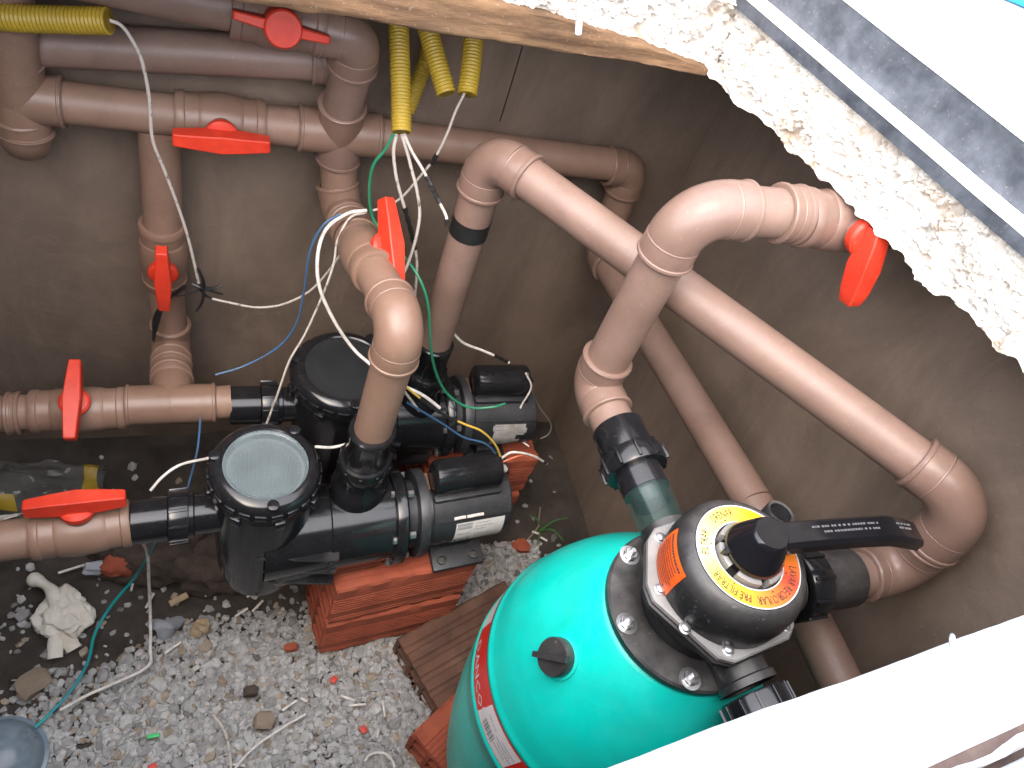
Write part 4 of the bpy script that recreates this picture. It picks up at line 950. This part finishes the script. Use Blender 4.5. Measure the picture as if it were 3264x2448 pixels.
def dens(x, y):
    e = 0.60 + 0.05 * noise.noise(Vector((x * 6, 2, 1))) + (0.0 if x > -0.05 else (x + 0.05) * 0.45)
    d_ = 1.0 if y < e else max(0.0, 1 - (y - e) / 0.07)
    if 0.45 < x < 0.72 and 0.55 < y < 0.75: d_ = max(d_, 0.75)
    d_ *= 0.88 + 0.5 * noise.noise(Vector((x * 8, y * 8, 5))) - (0.40 if x < -0.16 else 0.0)
    return max(0.025, d_)
parts = [stones(46000, ((-0.50, 0.78), (0.22, 0.76)), 0.0034, 0.0088, 0.003, dens), stones(220, ((-0.6, 0.84), (0.6, 1.05)), 0.004, 0.011, 0.003, lambda x, y: 0.5)]
off = 0; Vv, Ff, Cv = [], [], []
for a_, b_, c_ in parts: Vv.append(a_); Ff.append(b_ + off); Cv.append(c_); off += len(a_)
Vv, Ff, Cv = np.vstack(Vv), np.vstack(Ff), np.vstack(Cv)
me = bpy.data.meshes.new('gravel'); me.from_pydata(Vv.tolist(), [], Ff.tolist()); me.materials.append(MATS['gravel'])
ca = me.color_attributes.new('tint', 'FLOAT_COLOR', 'POINT'); ca.data.foreach_set('color', Cv.astype(np.float32).ravel()); me.update()
go = bpy.data.objects.new('gravel', me); C.objects.link(go); tag(go, 'loose grey crushed gravel covering the pit floor', 'gravel', kind='stuff')

def lump(name, loc, sz, m, label, cat, seed=0, sub=3, rough=0.35, group=None, rz=0.0, sharp=False):
    bm = bmesh.new(); bmesh.ops.create_icosphere(bm, subdivisions=sub, radius=1.0)
    for v in bm.verts:
        c = v.co.copy(); k = 1 + rough * noise.noise(c * 1.3 + Vector((seed, seed * 2.1, 0))) + rough * 0.5 * noise.noise(c * 3.1 + Vector((seed, 1, 0))) + rough * 0.25 * noise.noise(c * 7 + Vector((seed, 4, 0)))
        if sharp: c = Vector([math.copysign(abs(q) ** 0.6, q) for q in c])
        v.co = c * k
    R_ = Matrix.Rotation(rz, 3, 'Z')
    for v in bm.verts: v.co = R_ @ Vector((v.co.x * sz[0], v.co.y * sz[1], v.co.z * sz[2]))
    me = bpy.data.meshes.new(name); bm.to_mesh(me); bm.free(); me.materials.append(MATS[m])
    me.polygons.foreach_set('use_smooth', [True] * len(me.polygons)); me.set_sharp_from_angle(angle=math.radians(50 if not sharp else 30))
    o = bpy.data.objects.new(name, me); C.objects.link(o); o.location = loc; tag(o, label, cat, group); return o
lump('stone', (-0.262, 0.575, 0.004), (0.026, 0.020, 0.010), 'stone_tan', 'large flat tan stone in the gravel below the crumpled white rag', 'stone', 1, 2, .3, rz=.5, sharp=True)
lump('stone', (0.105, 0.45, 0.006), (0.018, 0.016, 0.010), 'stone_tan', 'tan stone in the open gravel between the loose white wires', 'stone', 2, 2, .3, sharp=True)
lump('stone', (0.69, 0.665, 0.010), (0.045, 0.022, 0.014), 'stone_tan', 'long pale tan stone against the turquoise tank', 'stone', 4, 2, .3, rz=.5, sharp=True)
lump('stone', (0.675, 0.735, 0.010), (0.020, 0.016, 0.014), 'brick', 'broken orange brick chip between red brick and tank', 'brick chip', 5, 2, .4, sharp=True)
lump('stone', (0.160, 0.575, 0.010), (0.013, 0.008, 0.006), 'brick', 'small pinkish brick chip in the gravel beside the red brick', 'brick chip', 6, 2, .3, sharp=True)
lump('stone', (0.085, 0.505, 0.006), (0.013, 0.010, 0.008), 'clod', 'small dark brown stone in the open gravel', 'stone', 8, 2, .3, sharp=True)
lump('soil_clod', (-0.075, 0.79, 0.03), (0.10, 0.055, 0.050), 'clod', 'big brown earth clod under the front suction pipe', 'clod', 11, 4, .4)
lump('soil_clod', (0.03, 0.745, 0.03), (0.075, 0.05, 0.055), 'clod', 'brown earth clod beside the strainer pot of the front pump', 'clod', 14, 4, .45)
lump('soil_clod', (-0.14, 0.765, 0.035), (0.028, 0.022, 0.022), 'brick', 'reddish brick lump on the clod under the front suction pipe', 'brick chip', 16, 3, .4)
lump('paper_scrap', (-0.178, 0.765, 0.03), (0.020, 0.012, 0.012), 'grey_rag', 'small whitish paper scrap beside the reddish brick lump', 'scrap', 17, 2, .5, sharp=True)
lump('cardboard_scrap', (0.004, 0.632, 0.012), (0.017, 0.014, 0.012), 'cardboard', 'crumpled tan paper scrap on the gravel', 'scrap', 19, 3, .55)
# folded grey rag, cone-like
mb = MB(); n = 18; vs = []; fs = []
for j in range(6):
    for i in range(n):
        a = 2 * PI * i / n; t = j / 5; R0 = (0.026 * (1 - t) + 0.002) * (1 + 0.35 * math.sin(3 * a + t * 2) * (1 - t)); vs.append((-0.058 + 0.016 * t + R0 * math.cos(a), 0.648 - 0.02 * t + R0 * 0.7 * math.sin(a), 0.004 + 0.030 * t * (1 + 0.2 * math.sin(2 * a))))
for j in range(5):
    for i in range(n): fs.append((j * n + i, j * n + (i + 1) % n, (j + 1) * n + (i + 1) % n, (j + 1) * n + i))
mb.add(vs, fs); tag(mb.build('rag_scrap', 'grey_rag', ang=60), 'small bluish grey rag scrap folded to a point on the gravel', 'scrap')
# crumpled white rag with a loop tail and two legs
rg = empty('crumpled_rag', (-0.225, 0.685, 0.0), 'crumpled white cloth with a twisted tail lying on the gravel', 'rag')
def lump_mb(c, sz, seed, rough=.35, sub=4):
    bm = bmesh.new(); bmesh.ops.create_icosphere(bm, subdivisions=sub, radius=1.0); mb = MB(); vs = []
    for v in bm.verts:
        q = v.co; k = 1 + rough * noise.noise(q * 1.3 + Vector((seed, 0, 0))) + rough * 0.9 * (0.3 - abs(noise.noise(q * 1.9 + Vector((seed, 3, 0))))) + rough * .28 * (0.3 - abs(noise.noise(q * 5.5 + Vector((seed, 5, 0))))); vs.append(Vector(c) + Vector((q.x * sz[0], q.y * sz[1], q.z * sz[2])) * k)
    bm.verts.index_update(); mb.add(vs, [tuple(v.index for v in f.verts) for f in bm.faces]); bm.free(); return mb
lump_mb((0.0, 0.0, 0.020), (0.040, 0.042, 0.022), 2, .45, 5).build('body', 'rag', rg, ang=60)
for dx, ln in ((-0.008, 0.062), (0.012, 0.050)):
    mb = MB(); mb.tube(catmull([(dx * 0.6, -0.02, 0.020), (dx, -0.045, 0.016), (dx * 1.4 + 0.004, -ln - 0.012, 0.011)], 5), [0.012] * 4 + [0.013] * 4 + [0.012] * 3, 10)
    for q in mb.v: q.z = 0.013 + (q.z - 0.014) * 0.45
    mb.build('cloth_end', 'rag', rg, ang=60)
mb = MB(); mb.tube(catmull([(-0.01, 0.02, 0.028), (-0.02, 0.045, 0.030), (-0.040, 0.065, 0.028), (-0.055, 0.075, 0.022)], 5), [0.011 + 0.0025 * math.sin(i * 0.6) for i in range(16)], 10); mb.build('twisted_tail', 'rag', rg, ang=60)

# clear plastic bag with yellow stripe behind the front suction valve
def sheet(mb, fn, nx=26, ny=18):
    vs = [fn(i / nx, j / ny) for j in range(ny + 1) for i in range(nx + 1)]
    mb.add(vs, [(j * (nx + 1) + i, j * (nx + 1) + i + 1, (j + 1) * (nx + 1) + i + 1, (j + 1) * (nx + 1) + i) for j in range(ny) for i in range(nx)])
bag = empty('plastic_bag', (-0.33, 0.935, 0.0), 'crumpled clear plastic bag with yellow edge behind the front suction pipe', 'plastic bag')
def bagf(u, v):
    x = -0.20 + 0.36 * u; y = -0.07 + 0.14 * v; h = 0.105 * math.sin(PI * min(1, max(0, v))) ** 0.6 * (math.sin(PI * min(1, u * 0.94 + 0.03))) ** 0.35
    q = Vector((u * 4, v * 3, 1)); return (x + 0.014 * noise.noise(q * 1.7), y + 0.012 * noise.noise(q * 2.2 + Vector((4, 0, 0))), 0.004 + h * (1 + 0.28 * noise.noise(q * 1.5) + 0.16 * noise.noise(q * 3.7)))
mb = MB(); sheet(mb, bagf, 44, 30); mb.build('film', 'bag_clear', bag, ang=25)
mb = MB(); sheet(mb, lambda u, v: tuple(Vector(bagf(0.90 + 0.07 * u, 0.15 + 0.7 * v)) + Vector((0.001, -0.001, 0.002))), 4, 20); mb.build('yellow_edge', 'conduit', bag)
mb = MB(); sheet(mb, lambda u, v: tuple(Vector(bagf(0.30 + 0.30 * u, 0.12 + 0.12 * v)) + Vector((0, -0.002, 0.002))), 20, 3); mb.build('yellow_edge', 'conduit', bag)
mb = MB(); sheet(mb, lambda u, v: (0.0 + 0.05 * u - 0.01, -0.075 - 0.03 * v * (1 - u), 0.085 + 0.02 * v * (1 - u) + 0.006 * noise.noise(Vector((u * 5, v * 5, 2)))), 8, 6); mb.build('torn_flap', 'rag', bag)
# bluish plastic bowl upside down, bottom corner
bt = empty('plastic_container', (-0.300, 0.455, 0.0), 'translucent blue-grey plastic container with domed top on the gravel', 'container')
mb = MB(); mb.lathe([(0.062, 0.0), (0.065, 0.006), (0.062, 0.02), (0.055, 0.036), (0.040, 0.050), (0.022, 0.056), (0.0, 0.057)], (0, 0, 0), (0, 0, 1), 40); mb.build('dome', 'blue_plastic', bt)
mb = MB(); mb.lathe([(0.060, 0.0), (0.071, 0.001), (0.071, 0.005), (0.062, 0.007)], (0, 0, 0), (0, 0, 1), 40); mb.build('rim', 'blue_plastic', bt)

# short offcuts of white cable and coloured bits
OFF = [(-0.215, 0.775, .05, .25), (-0.085, 0.700, .03, 1.1), (-0.115, .735, .028, 1.4), (0.075, .655, .026, .5), (0.105, .665, .028, .75), (0.095, .690, .02, .6), (-0.045, .605, .032, .55), (0.255, .465, .026, -.5), (0.270, .450, .030, -.1), (0.150, .470, .03, .45), (0.176, .475, .014, -.7), (0.318, .435, .026, 1.6), (0.300, .395, .016, 1.2), (-0.305, .51, .014, .6), (0.055, .385, .03, -.3), (0.02, .70, .02, .4)]
OFFL = ['long white cable offcut beside the reddish brick lump on dark soil', 'white cable offcut beside the long white wire on dark soil', 'white cable offcut at the foot of the big earth clod',
        3, 3, 3, 'white cable offcut just below the folded bluish grey rag scrap', 7, 7, 'white cable offcut at the tip of the thin straight white wire', 'tiny white cable offcut just past the tip of the thin straight wire',
        'single white cable offcut near the open-celled hollow brick', 'tiny white cable offcut near the small red square bit', 'tiny white cable offcut beside the blue-grey container', 'white cable offcut at the crossing of the two loose white wires', 'white cable offcut between tan wood chip and strainer pot']
for (x, y, L_, a), lb_ in zip(OFF, OFFL):
    mb = MB(); dx, dy = math.cos(a) * L_ / 2, math.sin(a) * L_ / 2
    mb.tube([(-dx, -dy, 0.0), (0, 0, 0.001), (dx, dy, 0.002)], 0.0024, 8); o = mb.build('cable_offcut', 'white_wire'); o.location = (x, y, soil_h(x, y) + 0.017)
    gr_ = 'white cable offcuts on the pit floor'
    if lb_ == 3: lb_, gr_ = 'white cable offcut of a loose trio on the soil before the red brick stack', 'trio of white cable offcuts'
    elif lb_ == 7: lb_, gr_ = 'white cable offcut of a close pair in the gravel towards the tank', 'pair of white cable offcuts'
    tag(o, lb_, 'cable offcut', gr_)
for x, y, z, L_, a in [(0.410, YP1 - 0.0695 + 0.316 * 0.10, PZ1 + 0.078 + 0.0435, .020, .10), (0.438, YP1 - 0.0695 + 0.344 * 0.10, PZ1 + 0.078 + 0.0435, .030, .10)]:
    mb = MB(); mb.tube([(-L_ / 2, -L_ / 2 * a, 0), (L_ / 2, L_ / 2 * a, 0.0005)], 0.0028, 8); o = mb.build('cable_offcut', 'white_wire'); o.location = (x, y, z)
    tag(o, 'short white cable piece resting on the motor of the clear-lidded pump', 'cable offcut', 'white cable offcuts on the pump motor')
for x, y, L_, a in [(0.718, .765, .016, -.5), (0.735, .748, .018, -.7)]:
    mb = MB(); dx, dy = math.cos(a) * L_ / 2, math.sin(a) * L_ / 2; mb.tube([(-dx, -dy, 0), (dx, dy, 0.001)], 0.0026, 8); o = mb.build('cable_offcut', 'white_wire'); o.location = (x, y, soil_h(x, y) + 0.012)
    tag(o, 'tiny white cable piece on the dark soil by the weeds', 'cable offcut', 'white cable offcuts on the dark soil')
for i, (x, y, m, l_) in enumerate([(-0.075, .455, 'green_bit', 'green plastic strip on the gravel near the loose teal cable'), (0.212, .60, 'green_bit', 'green plastic thread beside the lower red brick'), (0.392, .556, 'green_bit', 'green plastic strip at the corner of the old brown brick'), (0.233, .505, 'red_bit', 'red plastic bit in the gravel below the red brick'), (0.275, .405, 'red_bit', 'small red square bit in the gravel near the hollow brick'), (-0.075, .405, 'red_bit', 'orange-red bit between the loose white wires')]):
    mb = MB(); mb.box((0, 0, 0), (0.020 if 'green' in m else 0.013, 0.007 if 'green' in m else 0.011, 0.004), Matrix.Rotation(i * 1.3, 3, 'Z'), 0.0012); o = mb.build('plastic_bit', m); o.location = (x, y, soil_h(x, y) + 0.018); tag(o, l_, 'plastic bit')
mb = MB(); mb.box((0, 0, 0), (0.034, 0.012, 0.006), Matrix.Rotation(0.45, 3, 'Z'), 0.001); o = mb.build('wood_chip', 'cardboard'); o.location = (-0.035, 0.690, 0.022); tag(o, 'pale tan wood chip on the soil below the front pump inlet', 'wood chip')
# little weeds by the right wall
wd = empty('weed', (0.735, 0.775, 0.0), 'thin green weed sprouting from the soil beside the red bricks', 'weed')
for a, L_, z in ((0.2, .07, .03), (2.3, .04, .03), (4.2, .05, .02), (5.4, .06, .035)):
    mb = MB(); mb.tube(catmull([(0, 0, -0.005), (math.cos(a) * L_ * .4, math.sin(a) * L_ * .4, z), (math.cos(a) * L_, math.sin(a) * L_, z * .8)], 4), [0.0022] * 5 + [0.0016] * 3 + [0.0006], 6); mb.build('leaf', 'leaf', wd)
mb = MB(); mb.tube(catmull([(-0.035, -0.02, 0.0), (-0.01, 0.0, 0.018), (0.0, 0.02, 0.012), (0.01, 0.05, 0.02)], 4), 0.002, 6); mb.build('dry_stem', 'stone_tan', wd)

# ------------------------------------------------------------------ conduits
def conduit(pts, R0, label, wall_in=True):
    e = empty('corrugated_conduit', pts[-1], label, 'conduit', 'yellow corrugated conduits')
    P = catmull(pts, 10); L = sum((b - a).length for a, b in zip(P, P[1:])); pitch = 0.0046; n = int(L / pitch * 4)
    # resample evenly
    cum = [0.0]
    for a, b in zip(P, P[1:]): cum.append(cum[-1] + (b - a).length)
    out = []; rad = []; j = 0
    for i in range(n + 1):
        s = L * i / n
        while j < len(P) - 2 and cum[j + 1] < s: j += 1
        t = (s - cum[j]) / max(1e-9, cum[j + 1] - cum[j]); out.append(P[j].lerp(P[j + 1], t)); rad.append(R0 if i % 4 in (0, 1) else R0 * 0.885)
    k = len(out)
    mb = MB(); mb.tube(out + [out[-1] + (out[-2] - out[-1]) * q for q in (0, 6, 14)], rad + [R0 * 0.80] * 3, 18, caps=False); mb.build('tube', 'conduit', e, e.location, ang=60)
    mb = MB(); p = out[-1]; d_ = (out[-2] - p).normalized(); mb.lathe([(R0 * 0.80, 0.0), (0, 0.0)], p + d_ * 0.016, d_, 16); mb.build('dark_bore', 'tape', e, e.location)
    return e
conduit([(0.262, 1.10, 1.045), (0.261, 1.045, 1.02), (0.2605, 1.0, 0.992), (0.262, 0.955, 0.955), (0.262, 0.914, 0.921)], 0.0140, 'long yellow corrugated conduit with green and white wires hanging out')
conduit([(0.325, 1.10, 0.985), (0.318, 1.06, 0.955), (0.30, 1.03, 0.90), (0.296, 1.025, 0.885)], 0.0118, 'dim yellow corrugated conduit half hidden behind the long one')
conduit([(0.282, 1.09, 1.06), (0.292, 1.03, 1.03), (0.306, 0.98, 0.998), (0.320, 0.942, 0.969)], 0.0140, 'empty yellow corrugated conduit tilted with its open end showing')
conduit([(0.365, 1.09, 1.07), (0.358, 1.02, 1.045), (0.351, 0.965, 1.008), (0.345, 0.932, 0.978)], 0.0140, 'short yellow corrugated conduit with a single white wire coming out')
conduit([(-0.42, 1.05, 0.90), (-0.30, 1.02, 0.945), (-0.20, 0.985, 0.968), (-0.130, 0.968, 0.985), (-0.086, 0.955, 0.998)], 0.0155, 'yellow conduit in the upper corner above the wall pipes with a long white wire')

# ------------------------------------------------------------------ wires
def wire(pts, R0, m, label, tape=None, n=7, name='electric_wire', group=None):
    e = empty(name, pts[0], label, 'wire', group or 'loose electric wires')
    P = catmull(pts, n); mb = MB(); mb.tube(P, R0, 8); mb.build('insulation', m, e, e.location)
    for t0, t1, k in (tape or []):
        a, b = int(t0 * (len(P) - 1)), max(int(t0 * (len(P) - 1)) + 2, int(t1 * (len(P) - 1))); seg = P[a:b + 1]
        mb = MB(); mb.tube(seg, [R0 * k * (0.9 + 0.25 * math.sin(i * 2.1)) for i in range(len(seg))], 8); mb.build('tape', 'tape', e, e.location)
    return e
wire([(-0.086, 0.957, 0.998), (-0.074, 0.958, 0.993), (-0.064, 0.959, 0.977), (-0.055, 0.96, 0.952), (-0.049, 0.961, 0.902), (-0.048, 0.961, 0.841), (-0.037, 0.962, 0.797), (-0.023, 0.963, 0.743), (-0.008, 0.964, 0.674), (0.007, 0.965, 0.577)], 0.0022, 'dirty_wire', 'long dirty white wire drooping from the upper corner conduit down the wall')
wire([(0.007, 0.965, 0.577), (0.017, 0.963, 0.551), (0.056, 0.961, 0.538), (0.1, 0.959, 0.531), (0.143, 0.956, 0.546), (0.184, 0.954, 0.587), (0.217, 0.952, 0.663), (0.229, 0.95, 0.704)], 0.0019, 'dirty_wire', 'thin white wire curving from the black tape knot towards the slanting valve', [(0.0, 0.2, 1.5)])
wire([(0.195, 0.9, 0.786), (0.173, 0.891, 0.773), (0.157, 0.883, 0.731), (0.154, 0.874, 0.655), (0.147, 0.866, 0.592), (0.122, 0.857, 0.547), (0.074, 0.849, 0.512), (0.029, 0.84, 0.5)], 0.0018, 'blue_wire', 'thin blue wire curving down beside the thick white wire')
wire([(0.239, 0.93, 0.772), (0.21, 0.92, 0.772), (0.179, 0.9, 0.758), (0.168, 0.88, 0.726), (0.173, 0.86, 0.68), (0.197, 0.84, 0.631), (0.228, 0.82, 0.59), (0.257, 0.8, 0.572), (0.29, 0.77, 0.568), (0.312, 0.76, 0.561), (0.339, 0.75, 0.552), (0.369, 0.74, 0.531)], 0.0027, 'white_wire', 'thick white wire looping behind the front discharge pipe')
wire([(0.239, 0.93, 0.768), (0.213, 0.914, 0.769), (0.197, 0.898, 0.739), (0.193, 0.881, 0.708), (0.182, 0.865, 0.666), (0.16, 0.849, 0.59), (0.138, 0.833, 0.542), (0.123, 0.816, 0.481), (0.106, 0.8, 0.409)], 0.0018, 'dirty_wire', 'thin white wire hanging down in front of the rear pump lid')
wire([(0.34, 0.93, 0.98), (0.335, 0.931, 0.952), (0.331, 0.931, 0.915), (0.323, 0.932, 0.874), (0.307, 0.933, 0.836), (0.29, 0.934, 0.8), (0.269, 0.934, 0.778), (0.25, 0.935, 0.769)], 0.0019, 'dirty_wire', 'thin white wire from the short conduit slanting down to the slanting valve', [(0.42, 0.47, 1.9)])
wire([(0.256, 0.914, 0.917), (0.256, 0.91, 0.891), (0.265, 0.905, 0.856), (0.276, 0.901, 0.828), (0.292, 0.897, 0.791), (0.308, 0.893, 0.751), (0.319, 0.888, 0.718), (0.325, 0.884, 0.683), (0.33, 0.88, 0.636)], 0.0024, 'dirty_wire', 'dirty white wire with a long black taped splice hanging from the long conduit', [(0.45, 0.68, 1.6)])
wire([(0.263, 0.914, 0.918), (0.274, 0.906, 0.895), (0.284, 0.899, 0.871), (0.294, 0.891, 0.847), (0.304, 0.883, 0.812), (0.305, 0.875, 0.775), (0.301, 0.868, 0.736), (0.295, 0.86, 0.715)], 0.0024, 'dirty_wire', 'dirty white wire bowing right below the long conduit')
wire([(0.266, 0.914, 0.919), (0.278, 0.9, 0.902), (0.293, 0.886, 0.886), (0.306, 0.872, 0.87), (0.315, 0.858, 0.859), (0.328, 0.844, 0.843), (0.33, 0.83, 0.834)], 0.0022, 'dirty_wire', 'short white wire with black taped middle reaching the taped rear pump pipe', [(0.42, 0.72, 1.7), (0.92, 1.0, 1.7)])
wire([(0.252, 0.914, 0.917), (0.245, 0.915, 0.89), (0.234, 0.92, 0.858), (0.239, 0.93, 0.802), (0.255, 0.93, 0.751), (0.292, 0.89, 0.729), (0.316, 0.85, 0.716), (0.335, 0.83, 0.677), (0.353, 0.82, 0.602), (0.374, 0.815, 0.538), (0.407, 0.81, 0.48), (0.45, 0.8, 0.452), (0.492, 0.795, 0.456), (0.514, 0.79, 0.473)], 0.0022, 'green_wire', 'long green wire running from the long conduit down to the rear pump motor')
wire([(0.402, 0.87, 0.579), (0.432, 0.867, 0.549), (0.47, 0.865, 0.532), (0.5, 0.863, 0.518), (0.53, 0.86, 0.503)], 0.0024, 'white_wire', 'short white wire with taped end leading to the rear pump capacitor', [(0.72, 0.98, 1.5)])
wire([(0.284, 0.71, 0.631), (0.326, 0.706, 0.592), (0.362, 0.702, 0.563), (0.4, 0.698, 0.542), (0.431, 0.693, 0.528), (0.463, 0.689, 0.494), (0.485, 0.685, 0.454)], 0.0018, 'yellow_wire', 'yellow wire arching into the front pump capacitor', [(0.12, 0.45, 1.7)])
wire([(0.303, 0.72, 0.574), (0.368, 0.712, 0.527), (0.41, 0.705, 0.496), (0.452, 0.698, 0.483), (0.483, 0.69, 0.45)], 0.0018, 'blue_wire', 'dark blue wire lying behind the front pump capacitor')
wire([(0.484, 0.685, 0.449), (0.489, 0.686, 0.462), (0.504, 0.688, 0.469), (0.544, 0.689, 0.454), (0.583, 0.69, 0.423)], 0.0021, 'white_wire', 'white wire sticking out past the front pump capacitor', [(0.95, 1.0, 1.3)])
wire([(0.485, 0.685, 0.44), (0.498, 0.687, 0.446), (0.513, 0.688, 0.455), (0.53, 0.69, 0.457)], 0.0018, 'orange_wire', 'orange wire at the end of the front pump capacitor')
wire([(0.566, 0.85, 0.485), (0.584, 0.84, 0.454), (0.575, 0.83, 0.407), (0.577, 0.82, 0.361), (0.595, 0.81, 0.327), (0.613, 0.8, 0.316)], 0.0018, 'white_wire', 'thin white wire curving down across the torn label of the rear pump')
wire([(0.577, 0.86, 0.473), (0.596, 0.858, 0.431), (0.634, 0.856, 0.37), (0.677, 0.854, 0.316), (0.684, 0.852, 0.281), (0.669, 0.85, 0.268)], 0.0016, 'grey_wire', 'thin grey wire bowing out beside the rear pump motor')
wire([(0.29, 0.72, 0.607), (0.305, 0.72, 0.584), (0.326, 0.72, 0.552)], 0.0022, 'dirty_wire', 'short white wire stub beside the front discharge pipe')
wire([(0.169, 0.7, 0.494), (0.194, 0.7, 0.49), (0.216, 0.7, 0.497), (0.227, 0.7, 0.509)], 0.0022, 'white_wire', 'short white wire between the front lid and the discharge pipe')
wire([(-0.066, 0.7, 0.395), (-0.049, 0.713, 0.411), (-0.023, 0.727, 0.421), (0.017, 0.74, 0.416)], 0.0022, 'white_wire', 'short curved white wire above the front pump inlet')
wire([(0.006, 0.8, 0.44), (0.004, 0.773, 0.434), (0.0, 0.745, 0.423), (-0.011, 0.718, 0.387), (-0.016, 0.69, 0.394)], 0.0017, 'blue_wire', 'thin blue wire hanging behind the front pump inlet')
wire([(-0.084, 0.644, 0.36), (-0.077, 0.672, 0.25), (-0.081, 0.682, 0.12), (-0.082, 0.657, 0.04), (-0.082, 0.604, 0.022), (-0.086, 0.571, 0.02), (-0.142, 0.548, 0.02), (-0.177, 0.536, 0.02), (-0.217, 0.518, 0.018)], 0.0028, 'white_wire', 'white wire dropping from the front suction pipe and bending across the gravel')
wire([(-0.061, 0.643, 0.34), (-0.082, 0.685, 0.2), (-0.107, 0.708, 0.09), (-0.147, 0.683, 0.04), (-0.172, 0.642, 0.022), (-0.18, 0.594, 0.02), (-0.202, 0.549, 0.02), (-0.23, 0.516, 0.018), (-0.251, 0.496, 0.018)], 0.0026, 'teal_wire', 'teal wire trailing over the gravel beside the long white wire')
wire([(0.016, 0.477, 0.018), (0.038, 0.44, 0.018), (0.045, 0.401, 0.018), (0.046, 0.367, 0.018)], 0.0024, 'dirty_wire', 'grey white wire curving over the open gravel')
wire([(0.047, 0.371, 0.018), (0.074, 0.397, 0.018), (0.101, 0.414, 0.018), (0.137, 0.431, 0.018), (0.175, 0.446, 0.018)], 0.0022, 'white_wire', 'thin straight white wire lying across the open gravel')
wire([(0.268, 0.349, 0.018), (0.279, 0.358, 0.018), (0.302, 0.357, 0.018), (0.317, 0.34, 0.018), (0.318, 0.32, 0.018)], 0.0022, 'white_wire', 'small hooked white wire in the gravel near the hollow brick')
kn = empty('tape_knot', (0.014, 0.962, 0.569), 'tangled knot of black tape hanging on the drooping white wire', 'tape', 'black tape tangles')
for a, L_, w_ in ((1.75, 0.045, .0035), (0.35, 0.028, .003), (4.5, 0.052, .003), (3.5, 0.06, .0022), (-0.35, 0.03, .003), (2.6, 0.02, .004)):
    mb = MB(); mb.tube(catmull([(0, 0, 0), (math.cos(a) * L_ * .5 + .003, -0.004, math.sin(a) * L_ * .5), (math.cos(a) * L_, -0.002, math.sin(a) * L_)], 4), [w_ * (1 - 0.05 * i) for i in range(9)], 6); mb.build('tape_end', 'tape', kn)

# blue hose on the ground outside
mb = MB(); mb.tube(catmull([(-0.3, 1.75, 1.280), (0.35, 1.35, 1.280), (0.80, 0.97, 1.280), (0.95, 0.875, 1.280), (1.04, 0.828, 1.280), (1.16, 0.74, 1.280), (1.4, 0.5, 1.280)], 8), 0.014, 16)
tag(mb.build('garden_hose', 'hose_blue'), 'bright blue hose lying on the white ground outside the hatch', 'hose')
# small hook of wire at the near lip
mb = MB(); mb.tube(catmull([(0.358, 0.072, 1.205), (0.3585, 0.0765, 1.2075), (0.3605, 0.0785, 1.208), (0.3615, 0.0765, 1.2065)], 5), 0.0011, 8)
tag(mb.build('wire_hook', 'steel'), 'tiny bent wire hook on the white plaster lip', 'hook')
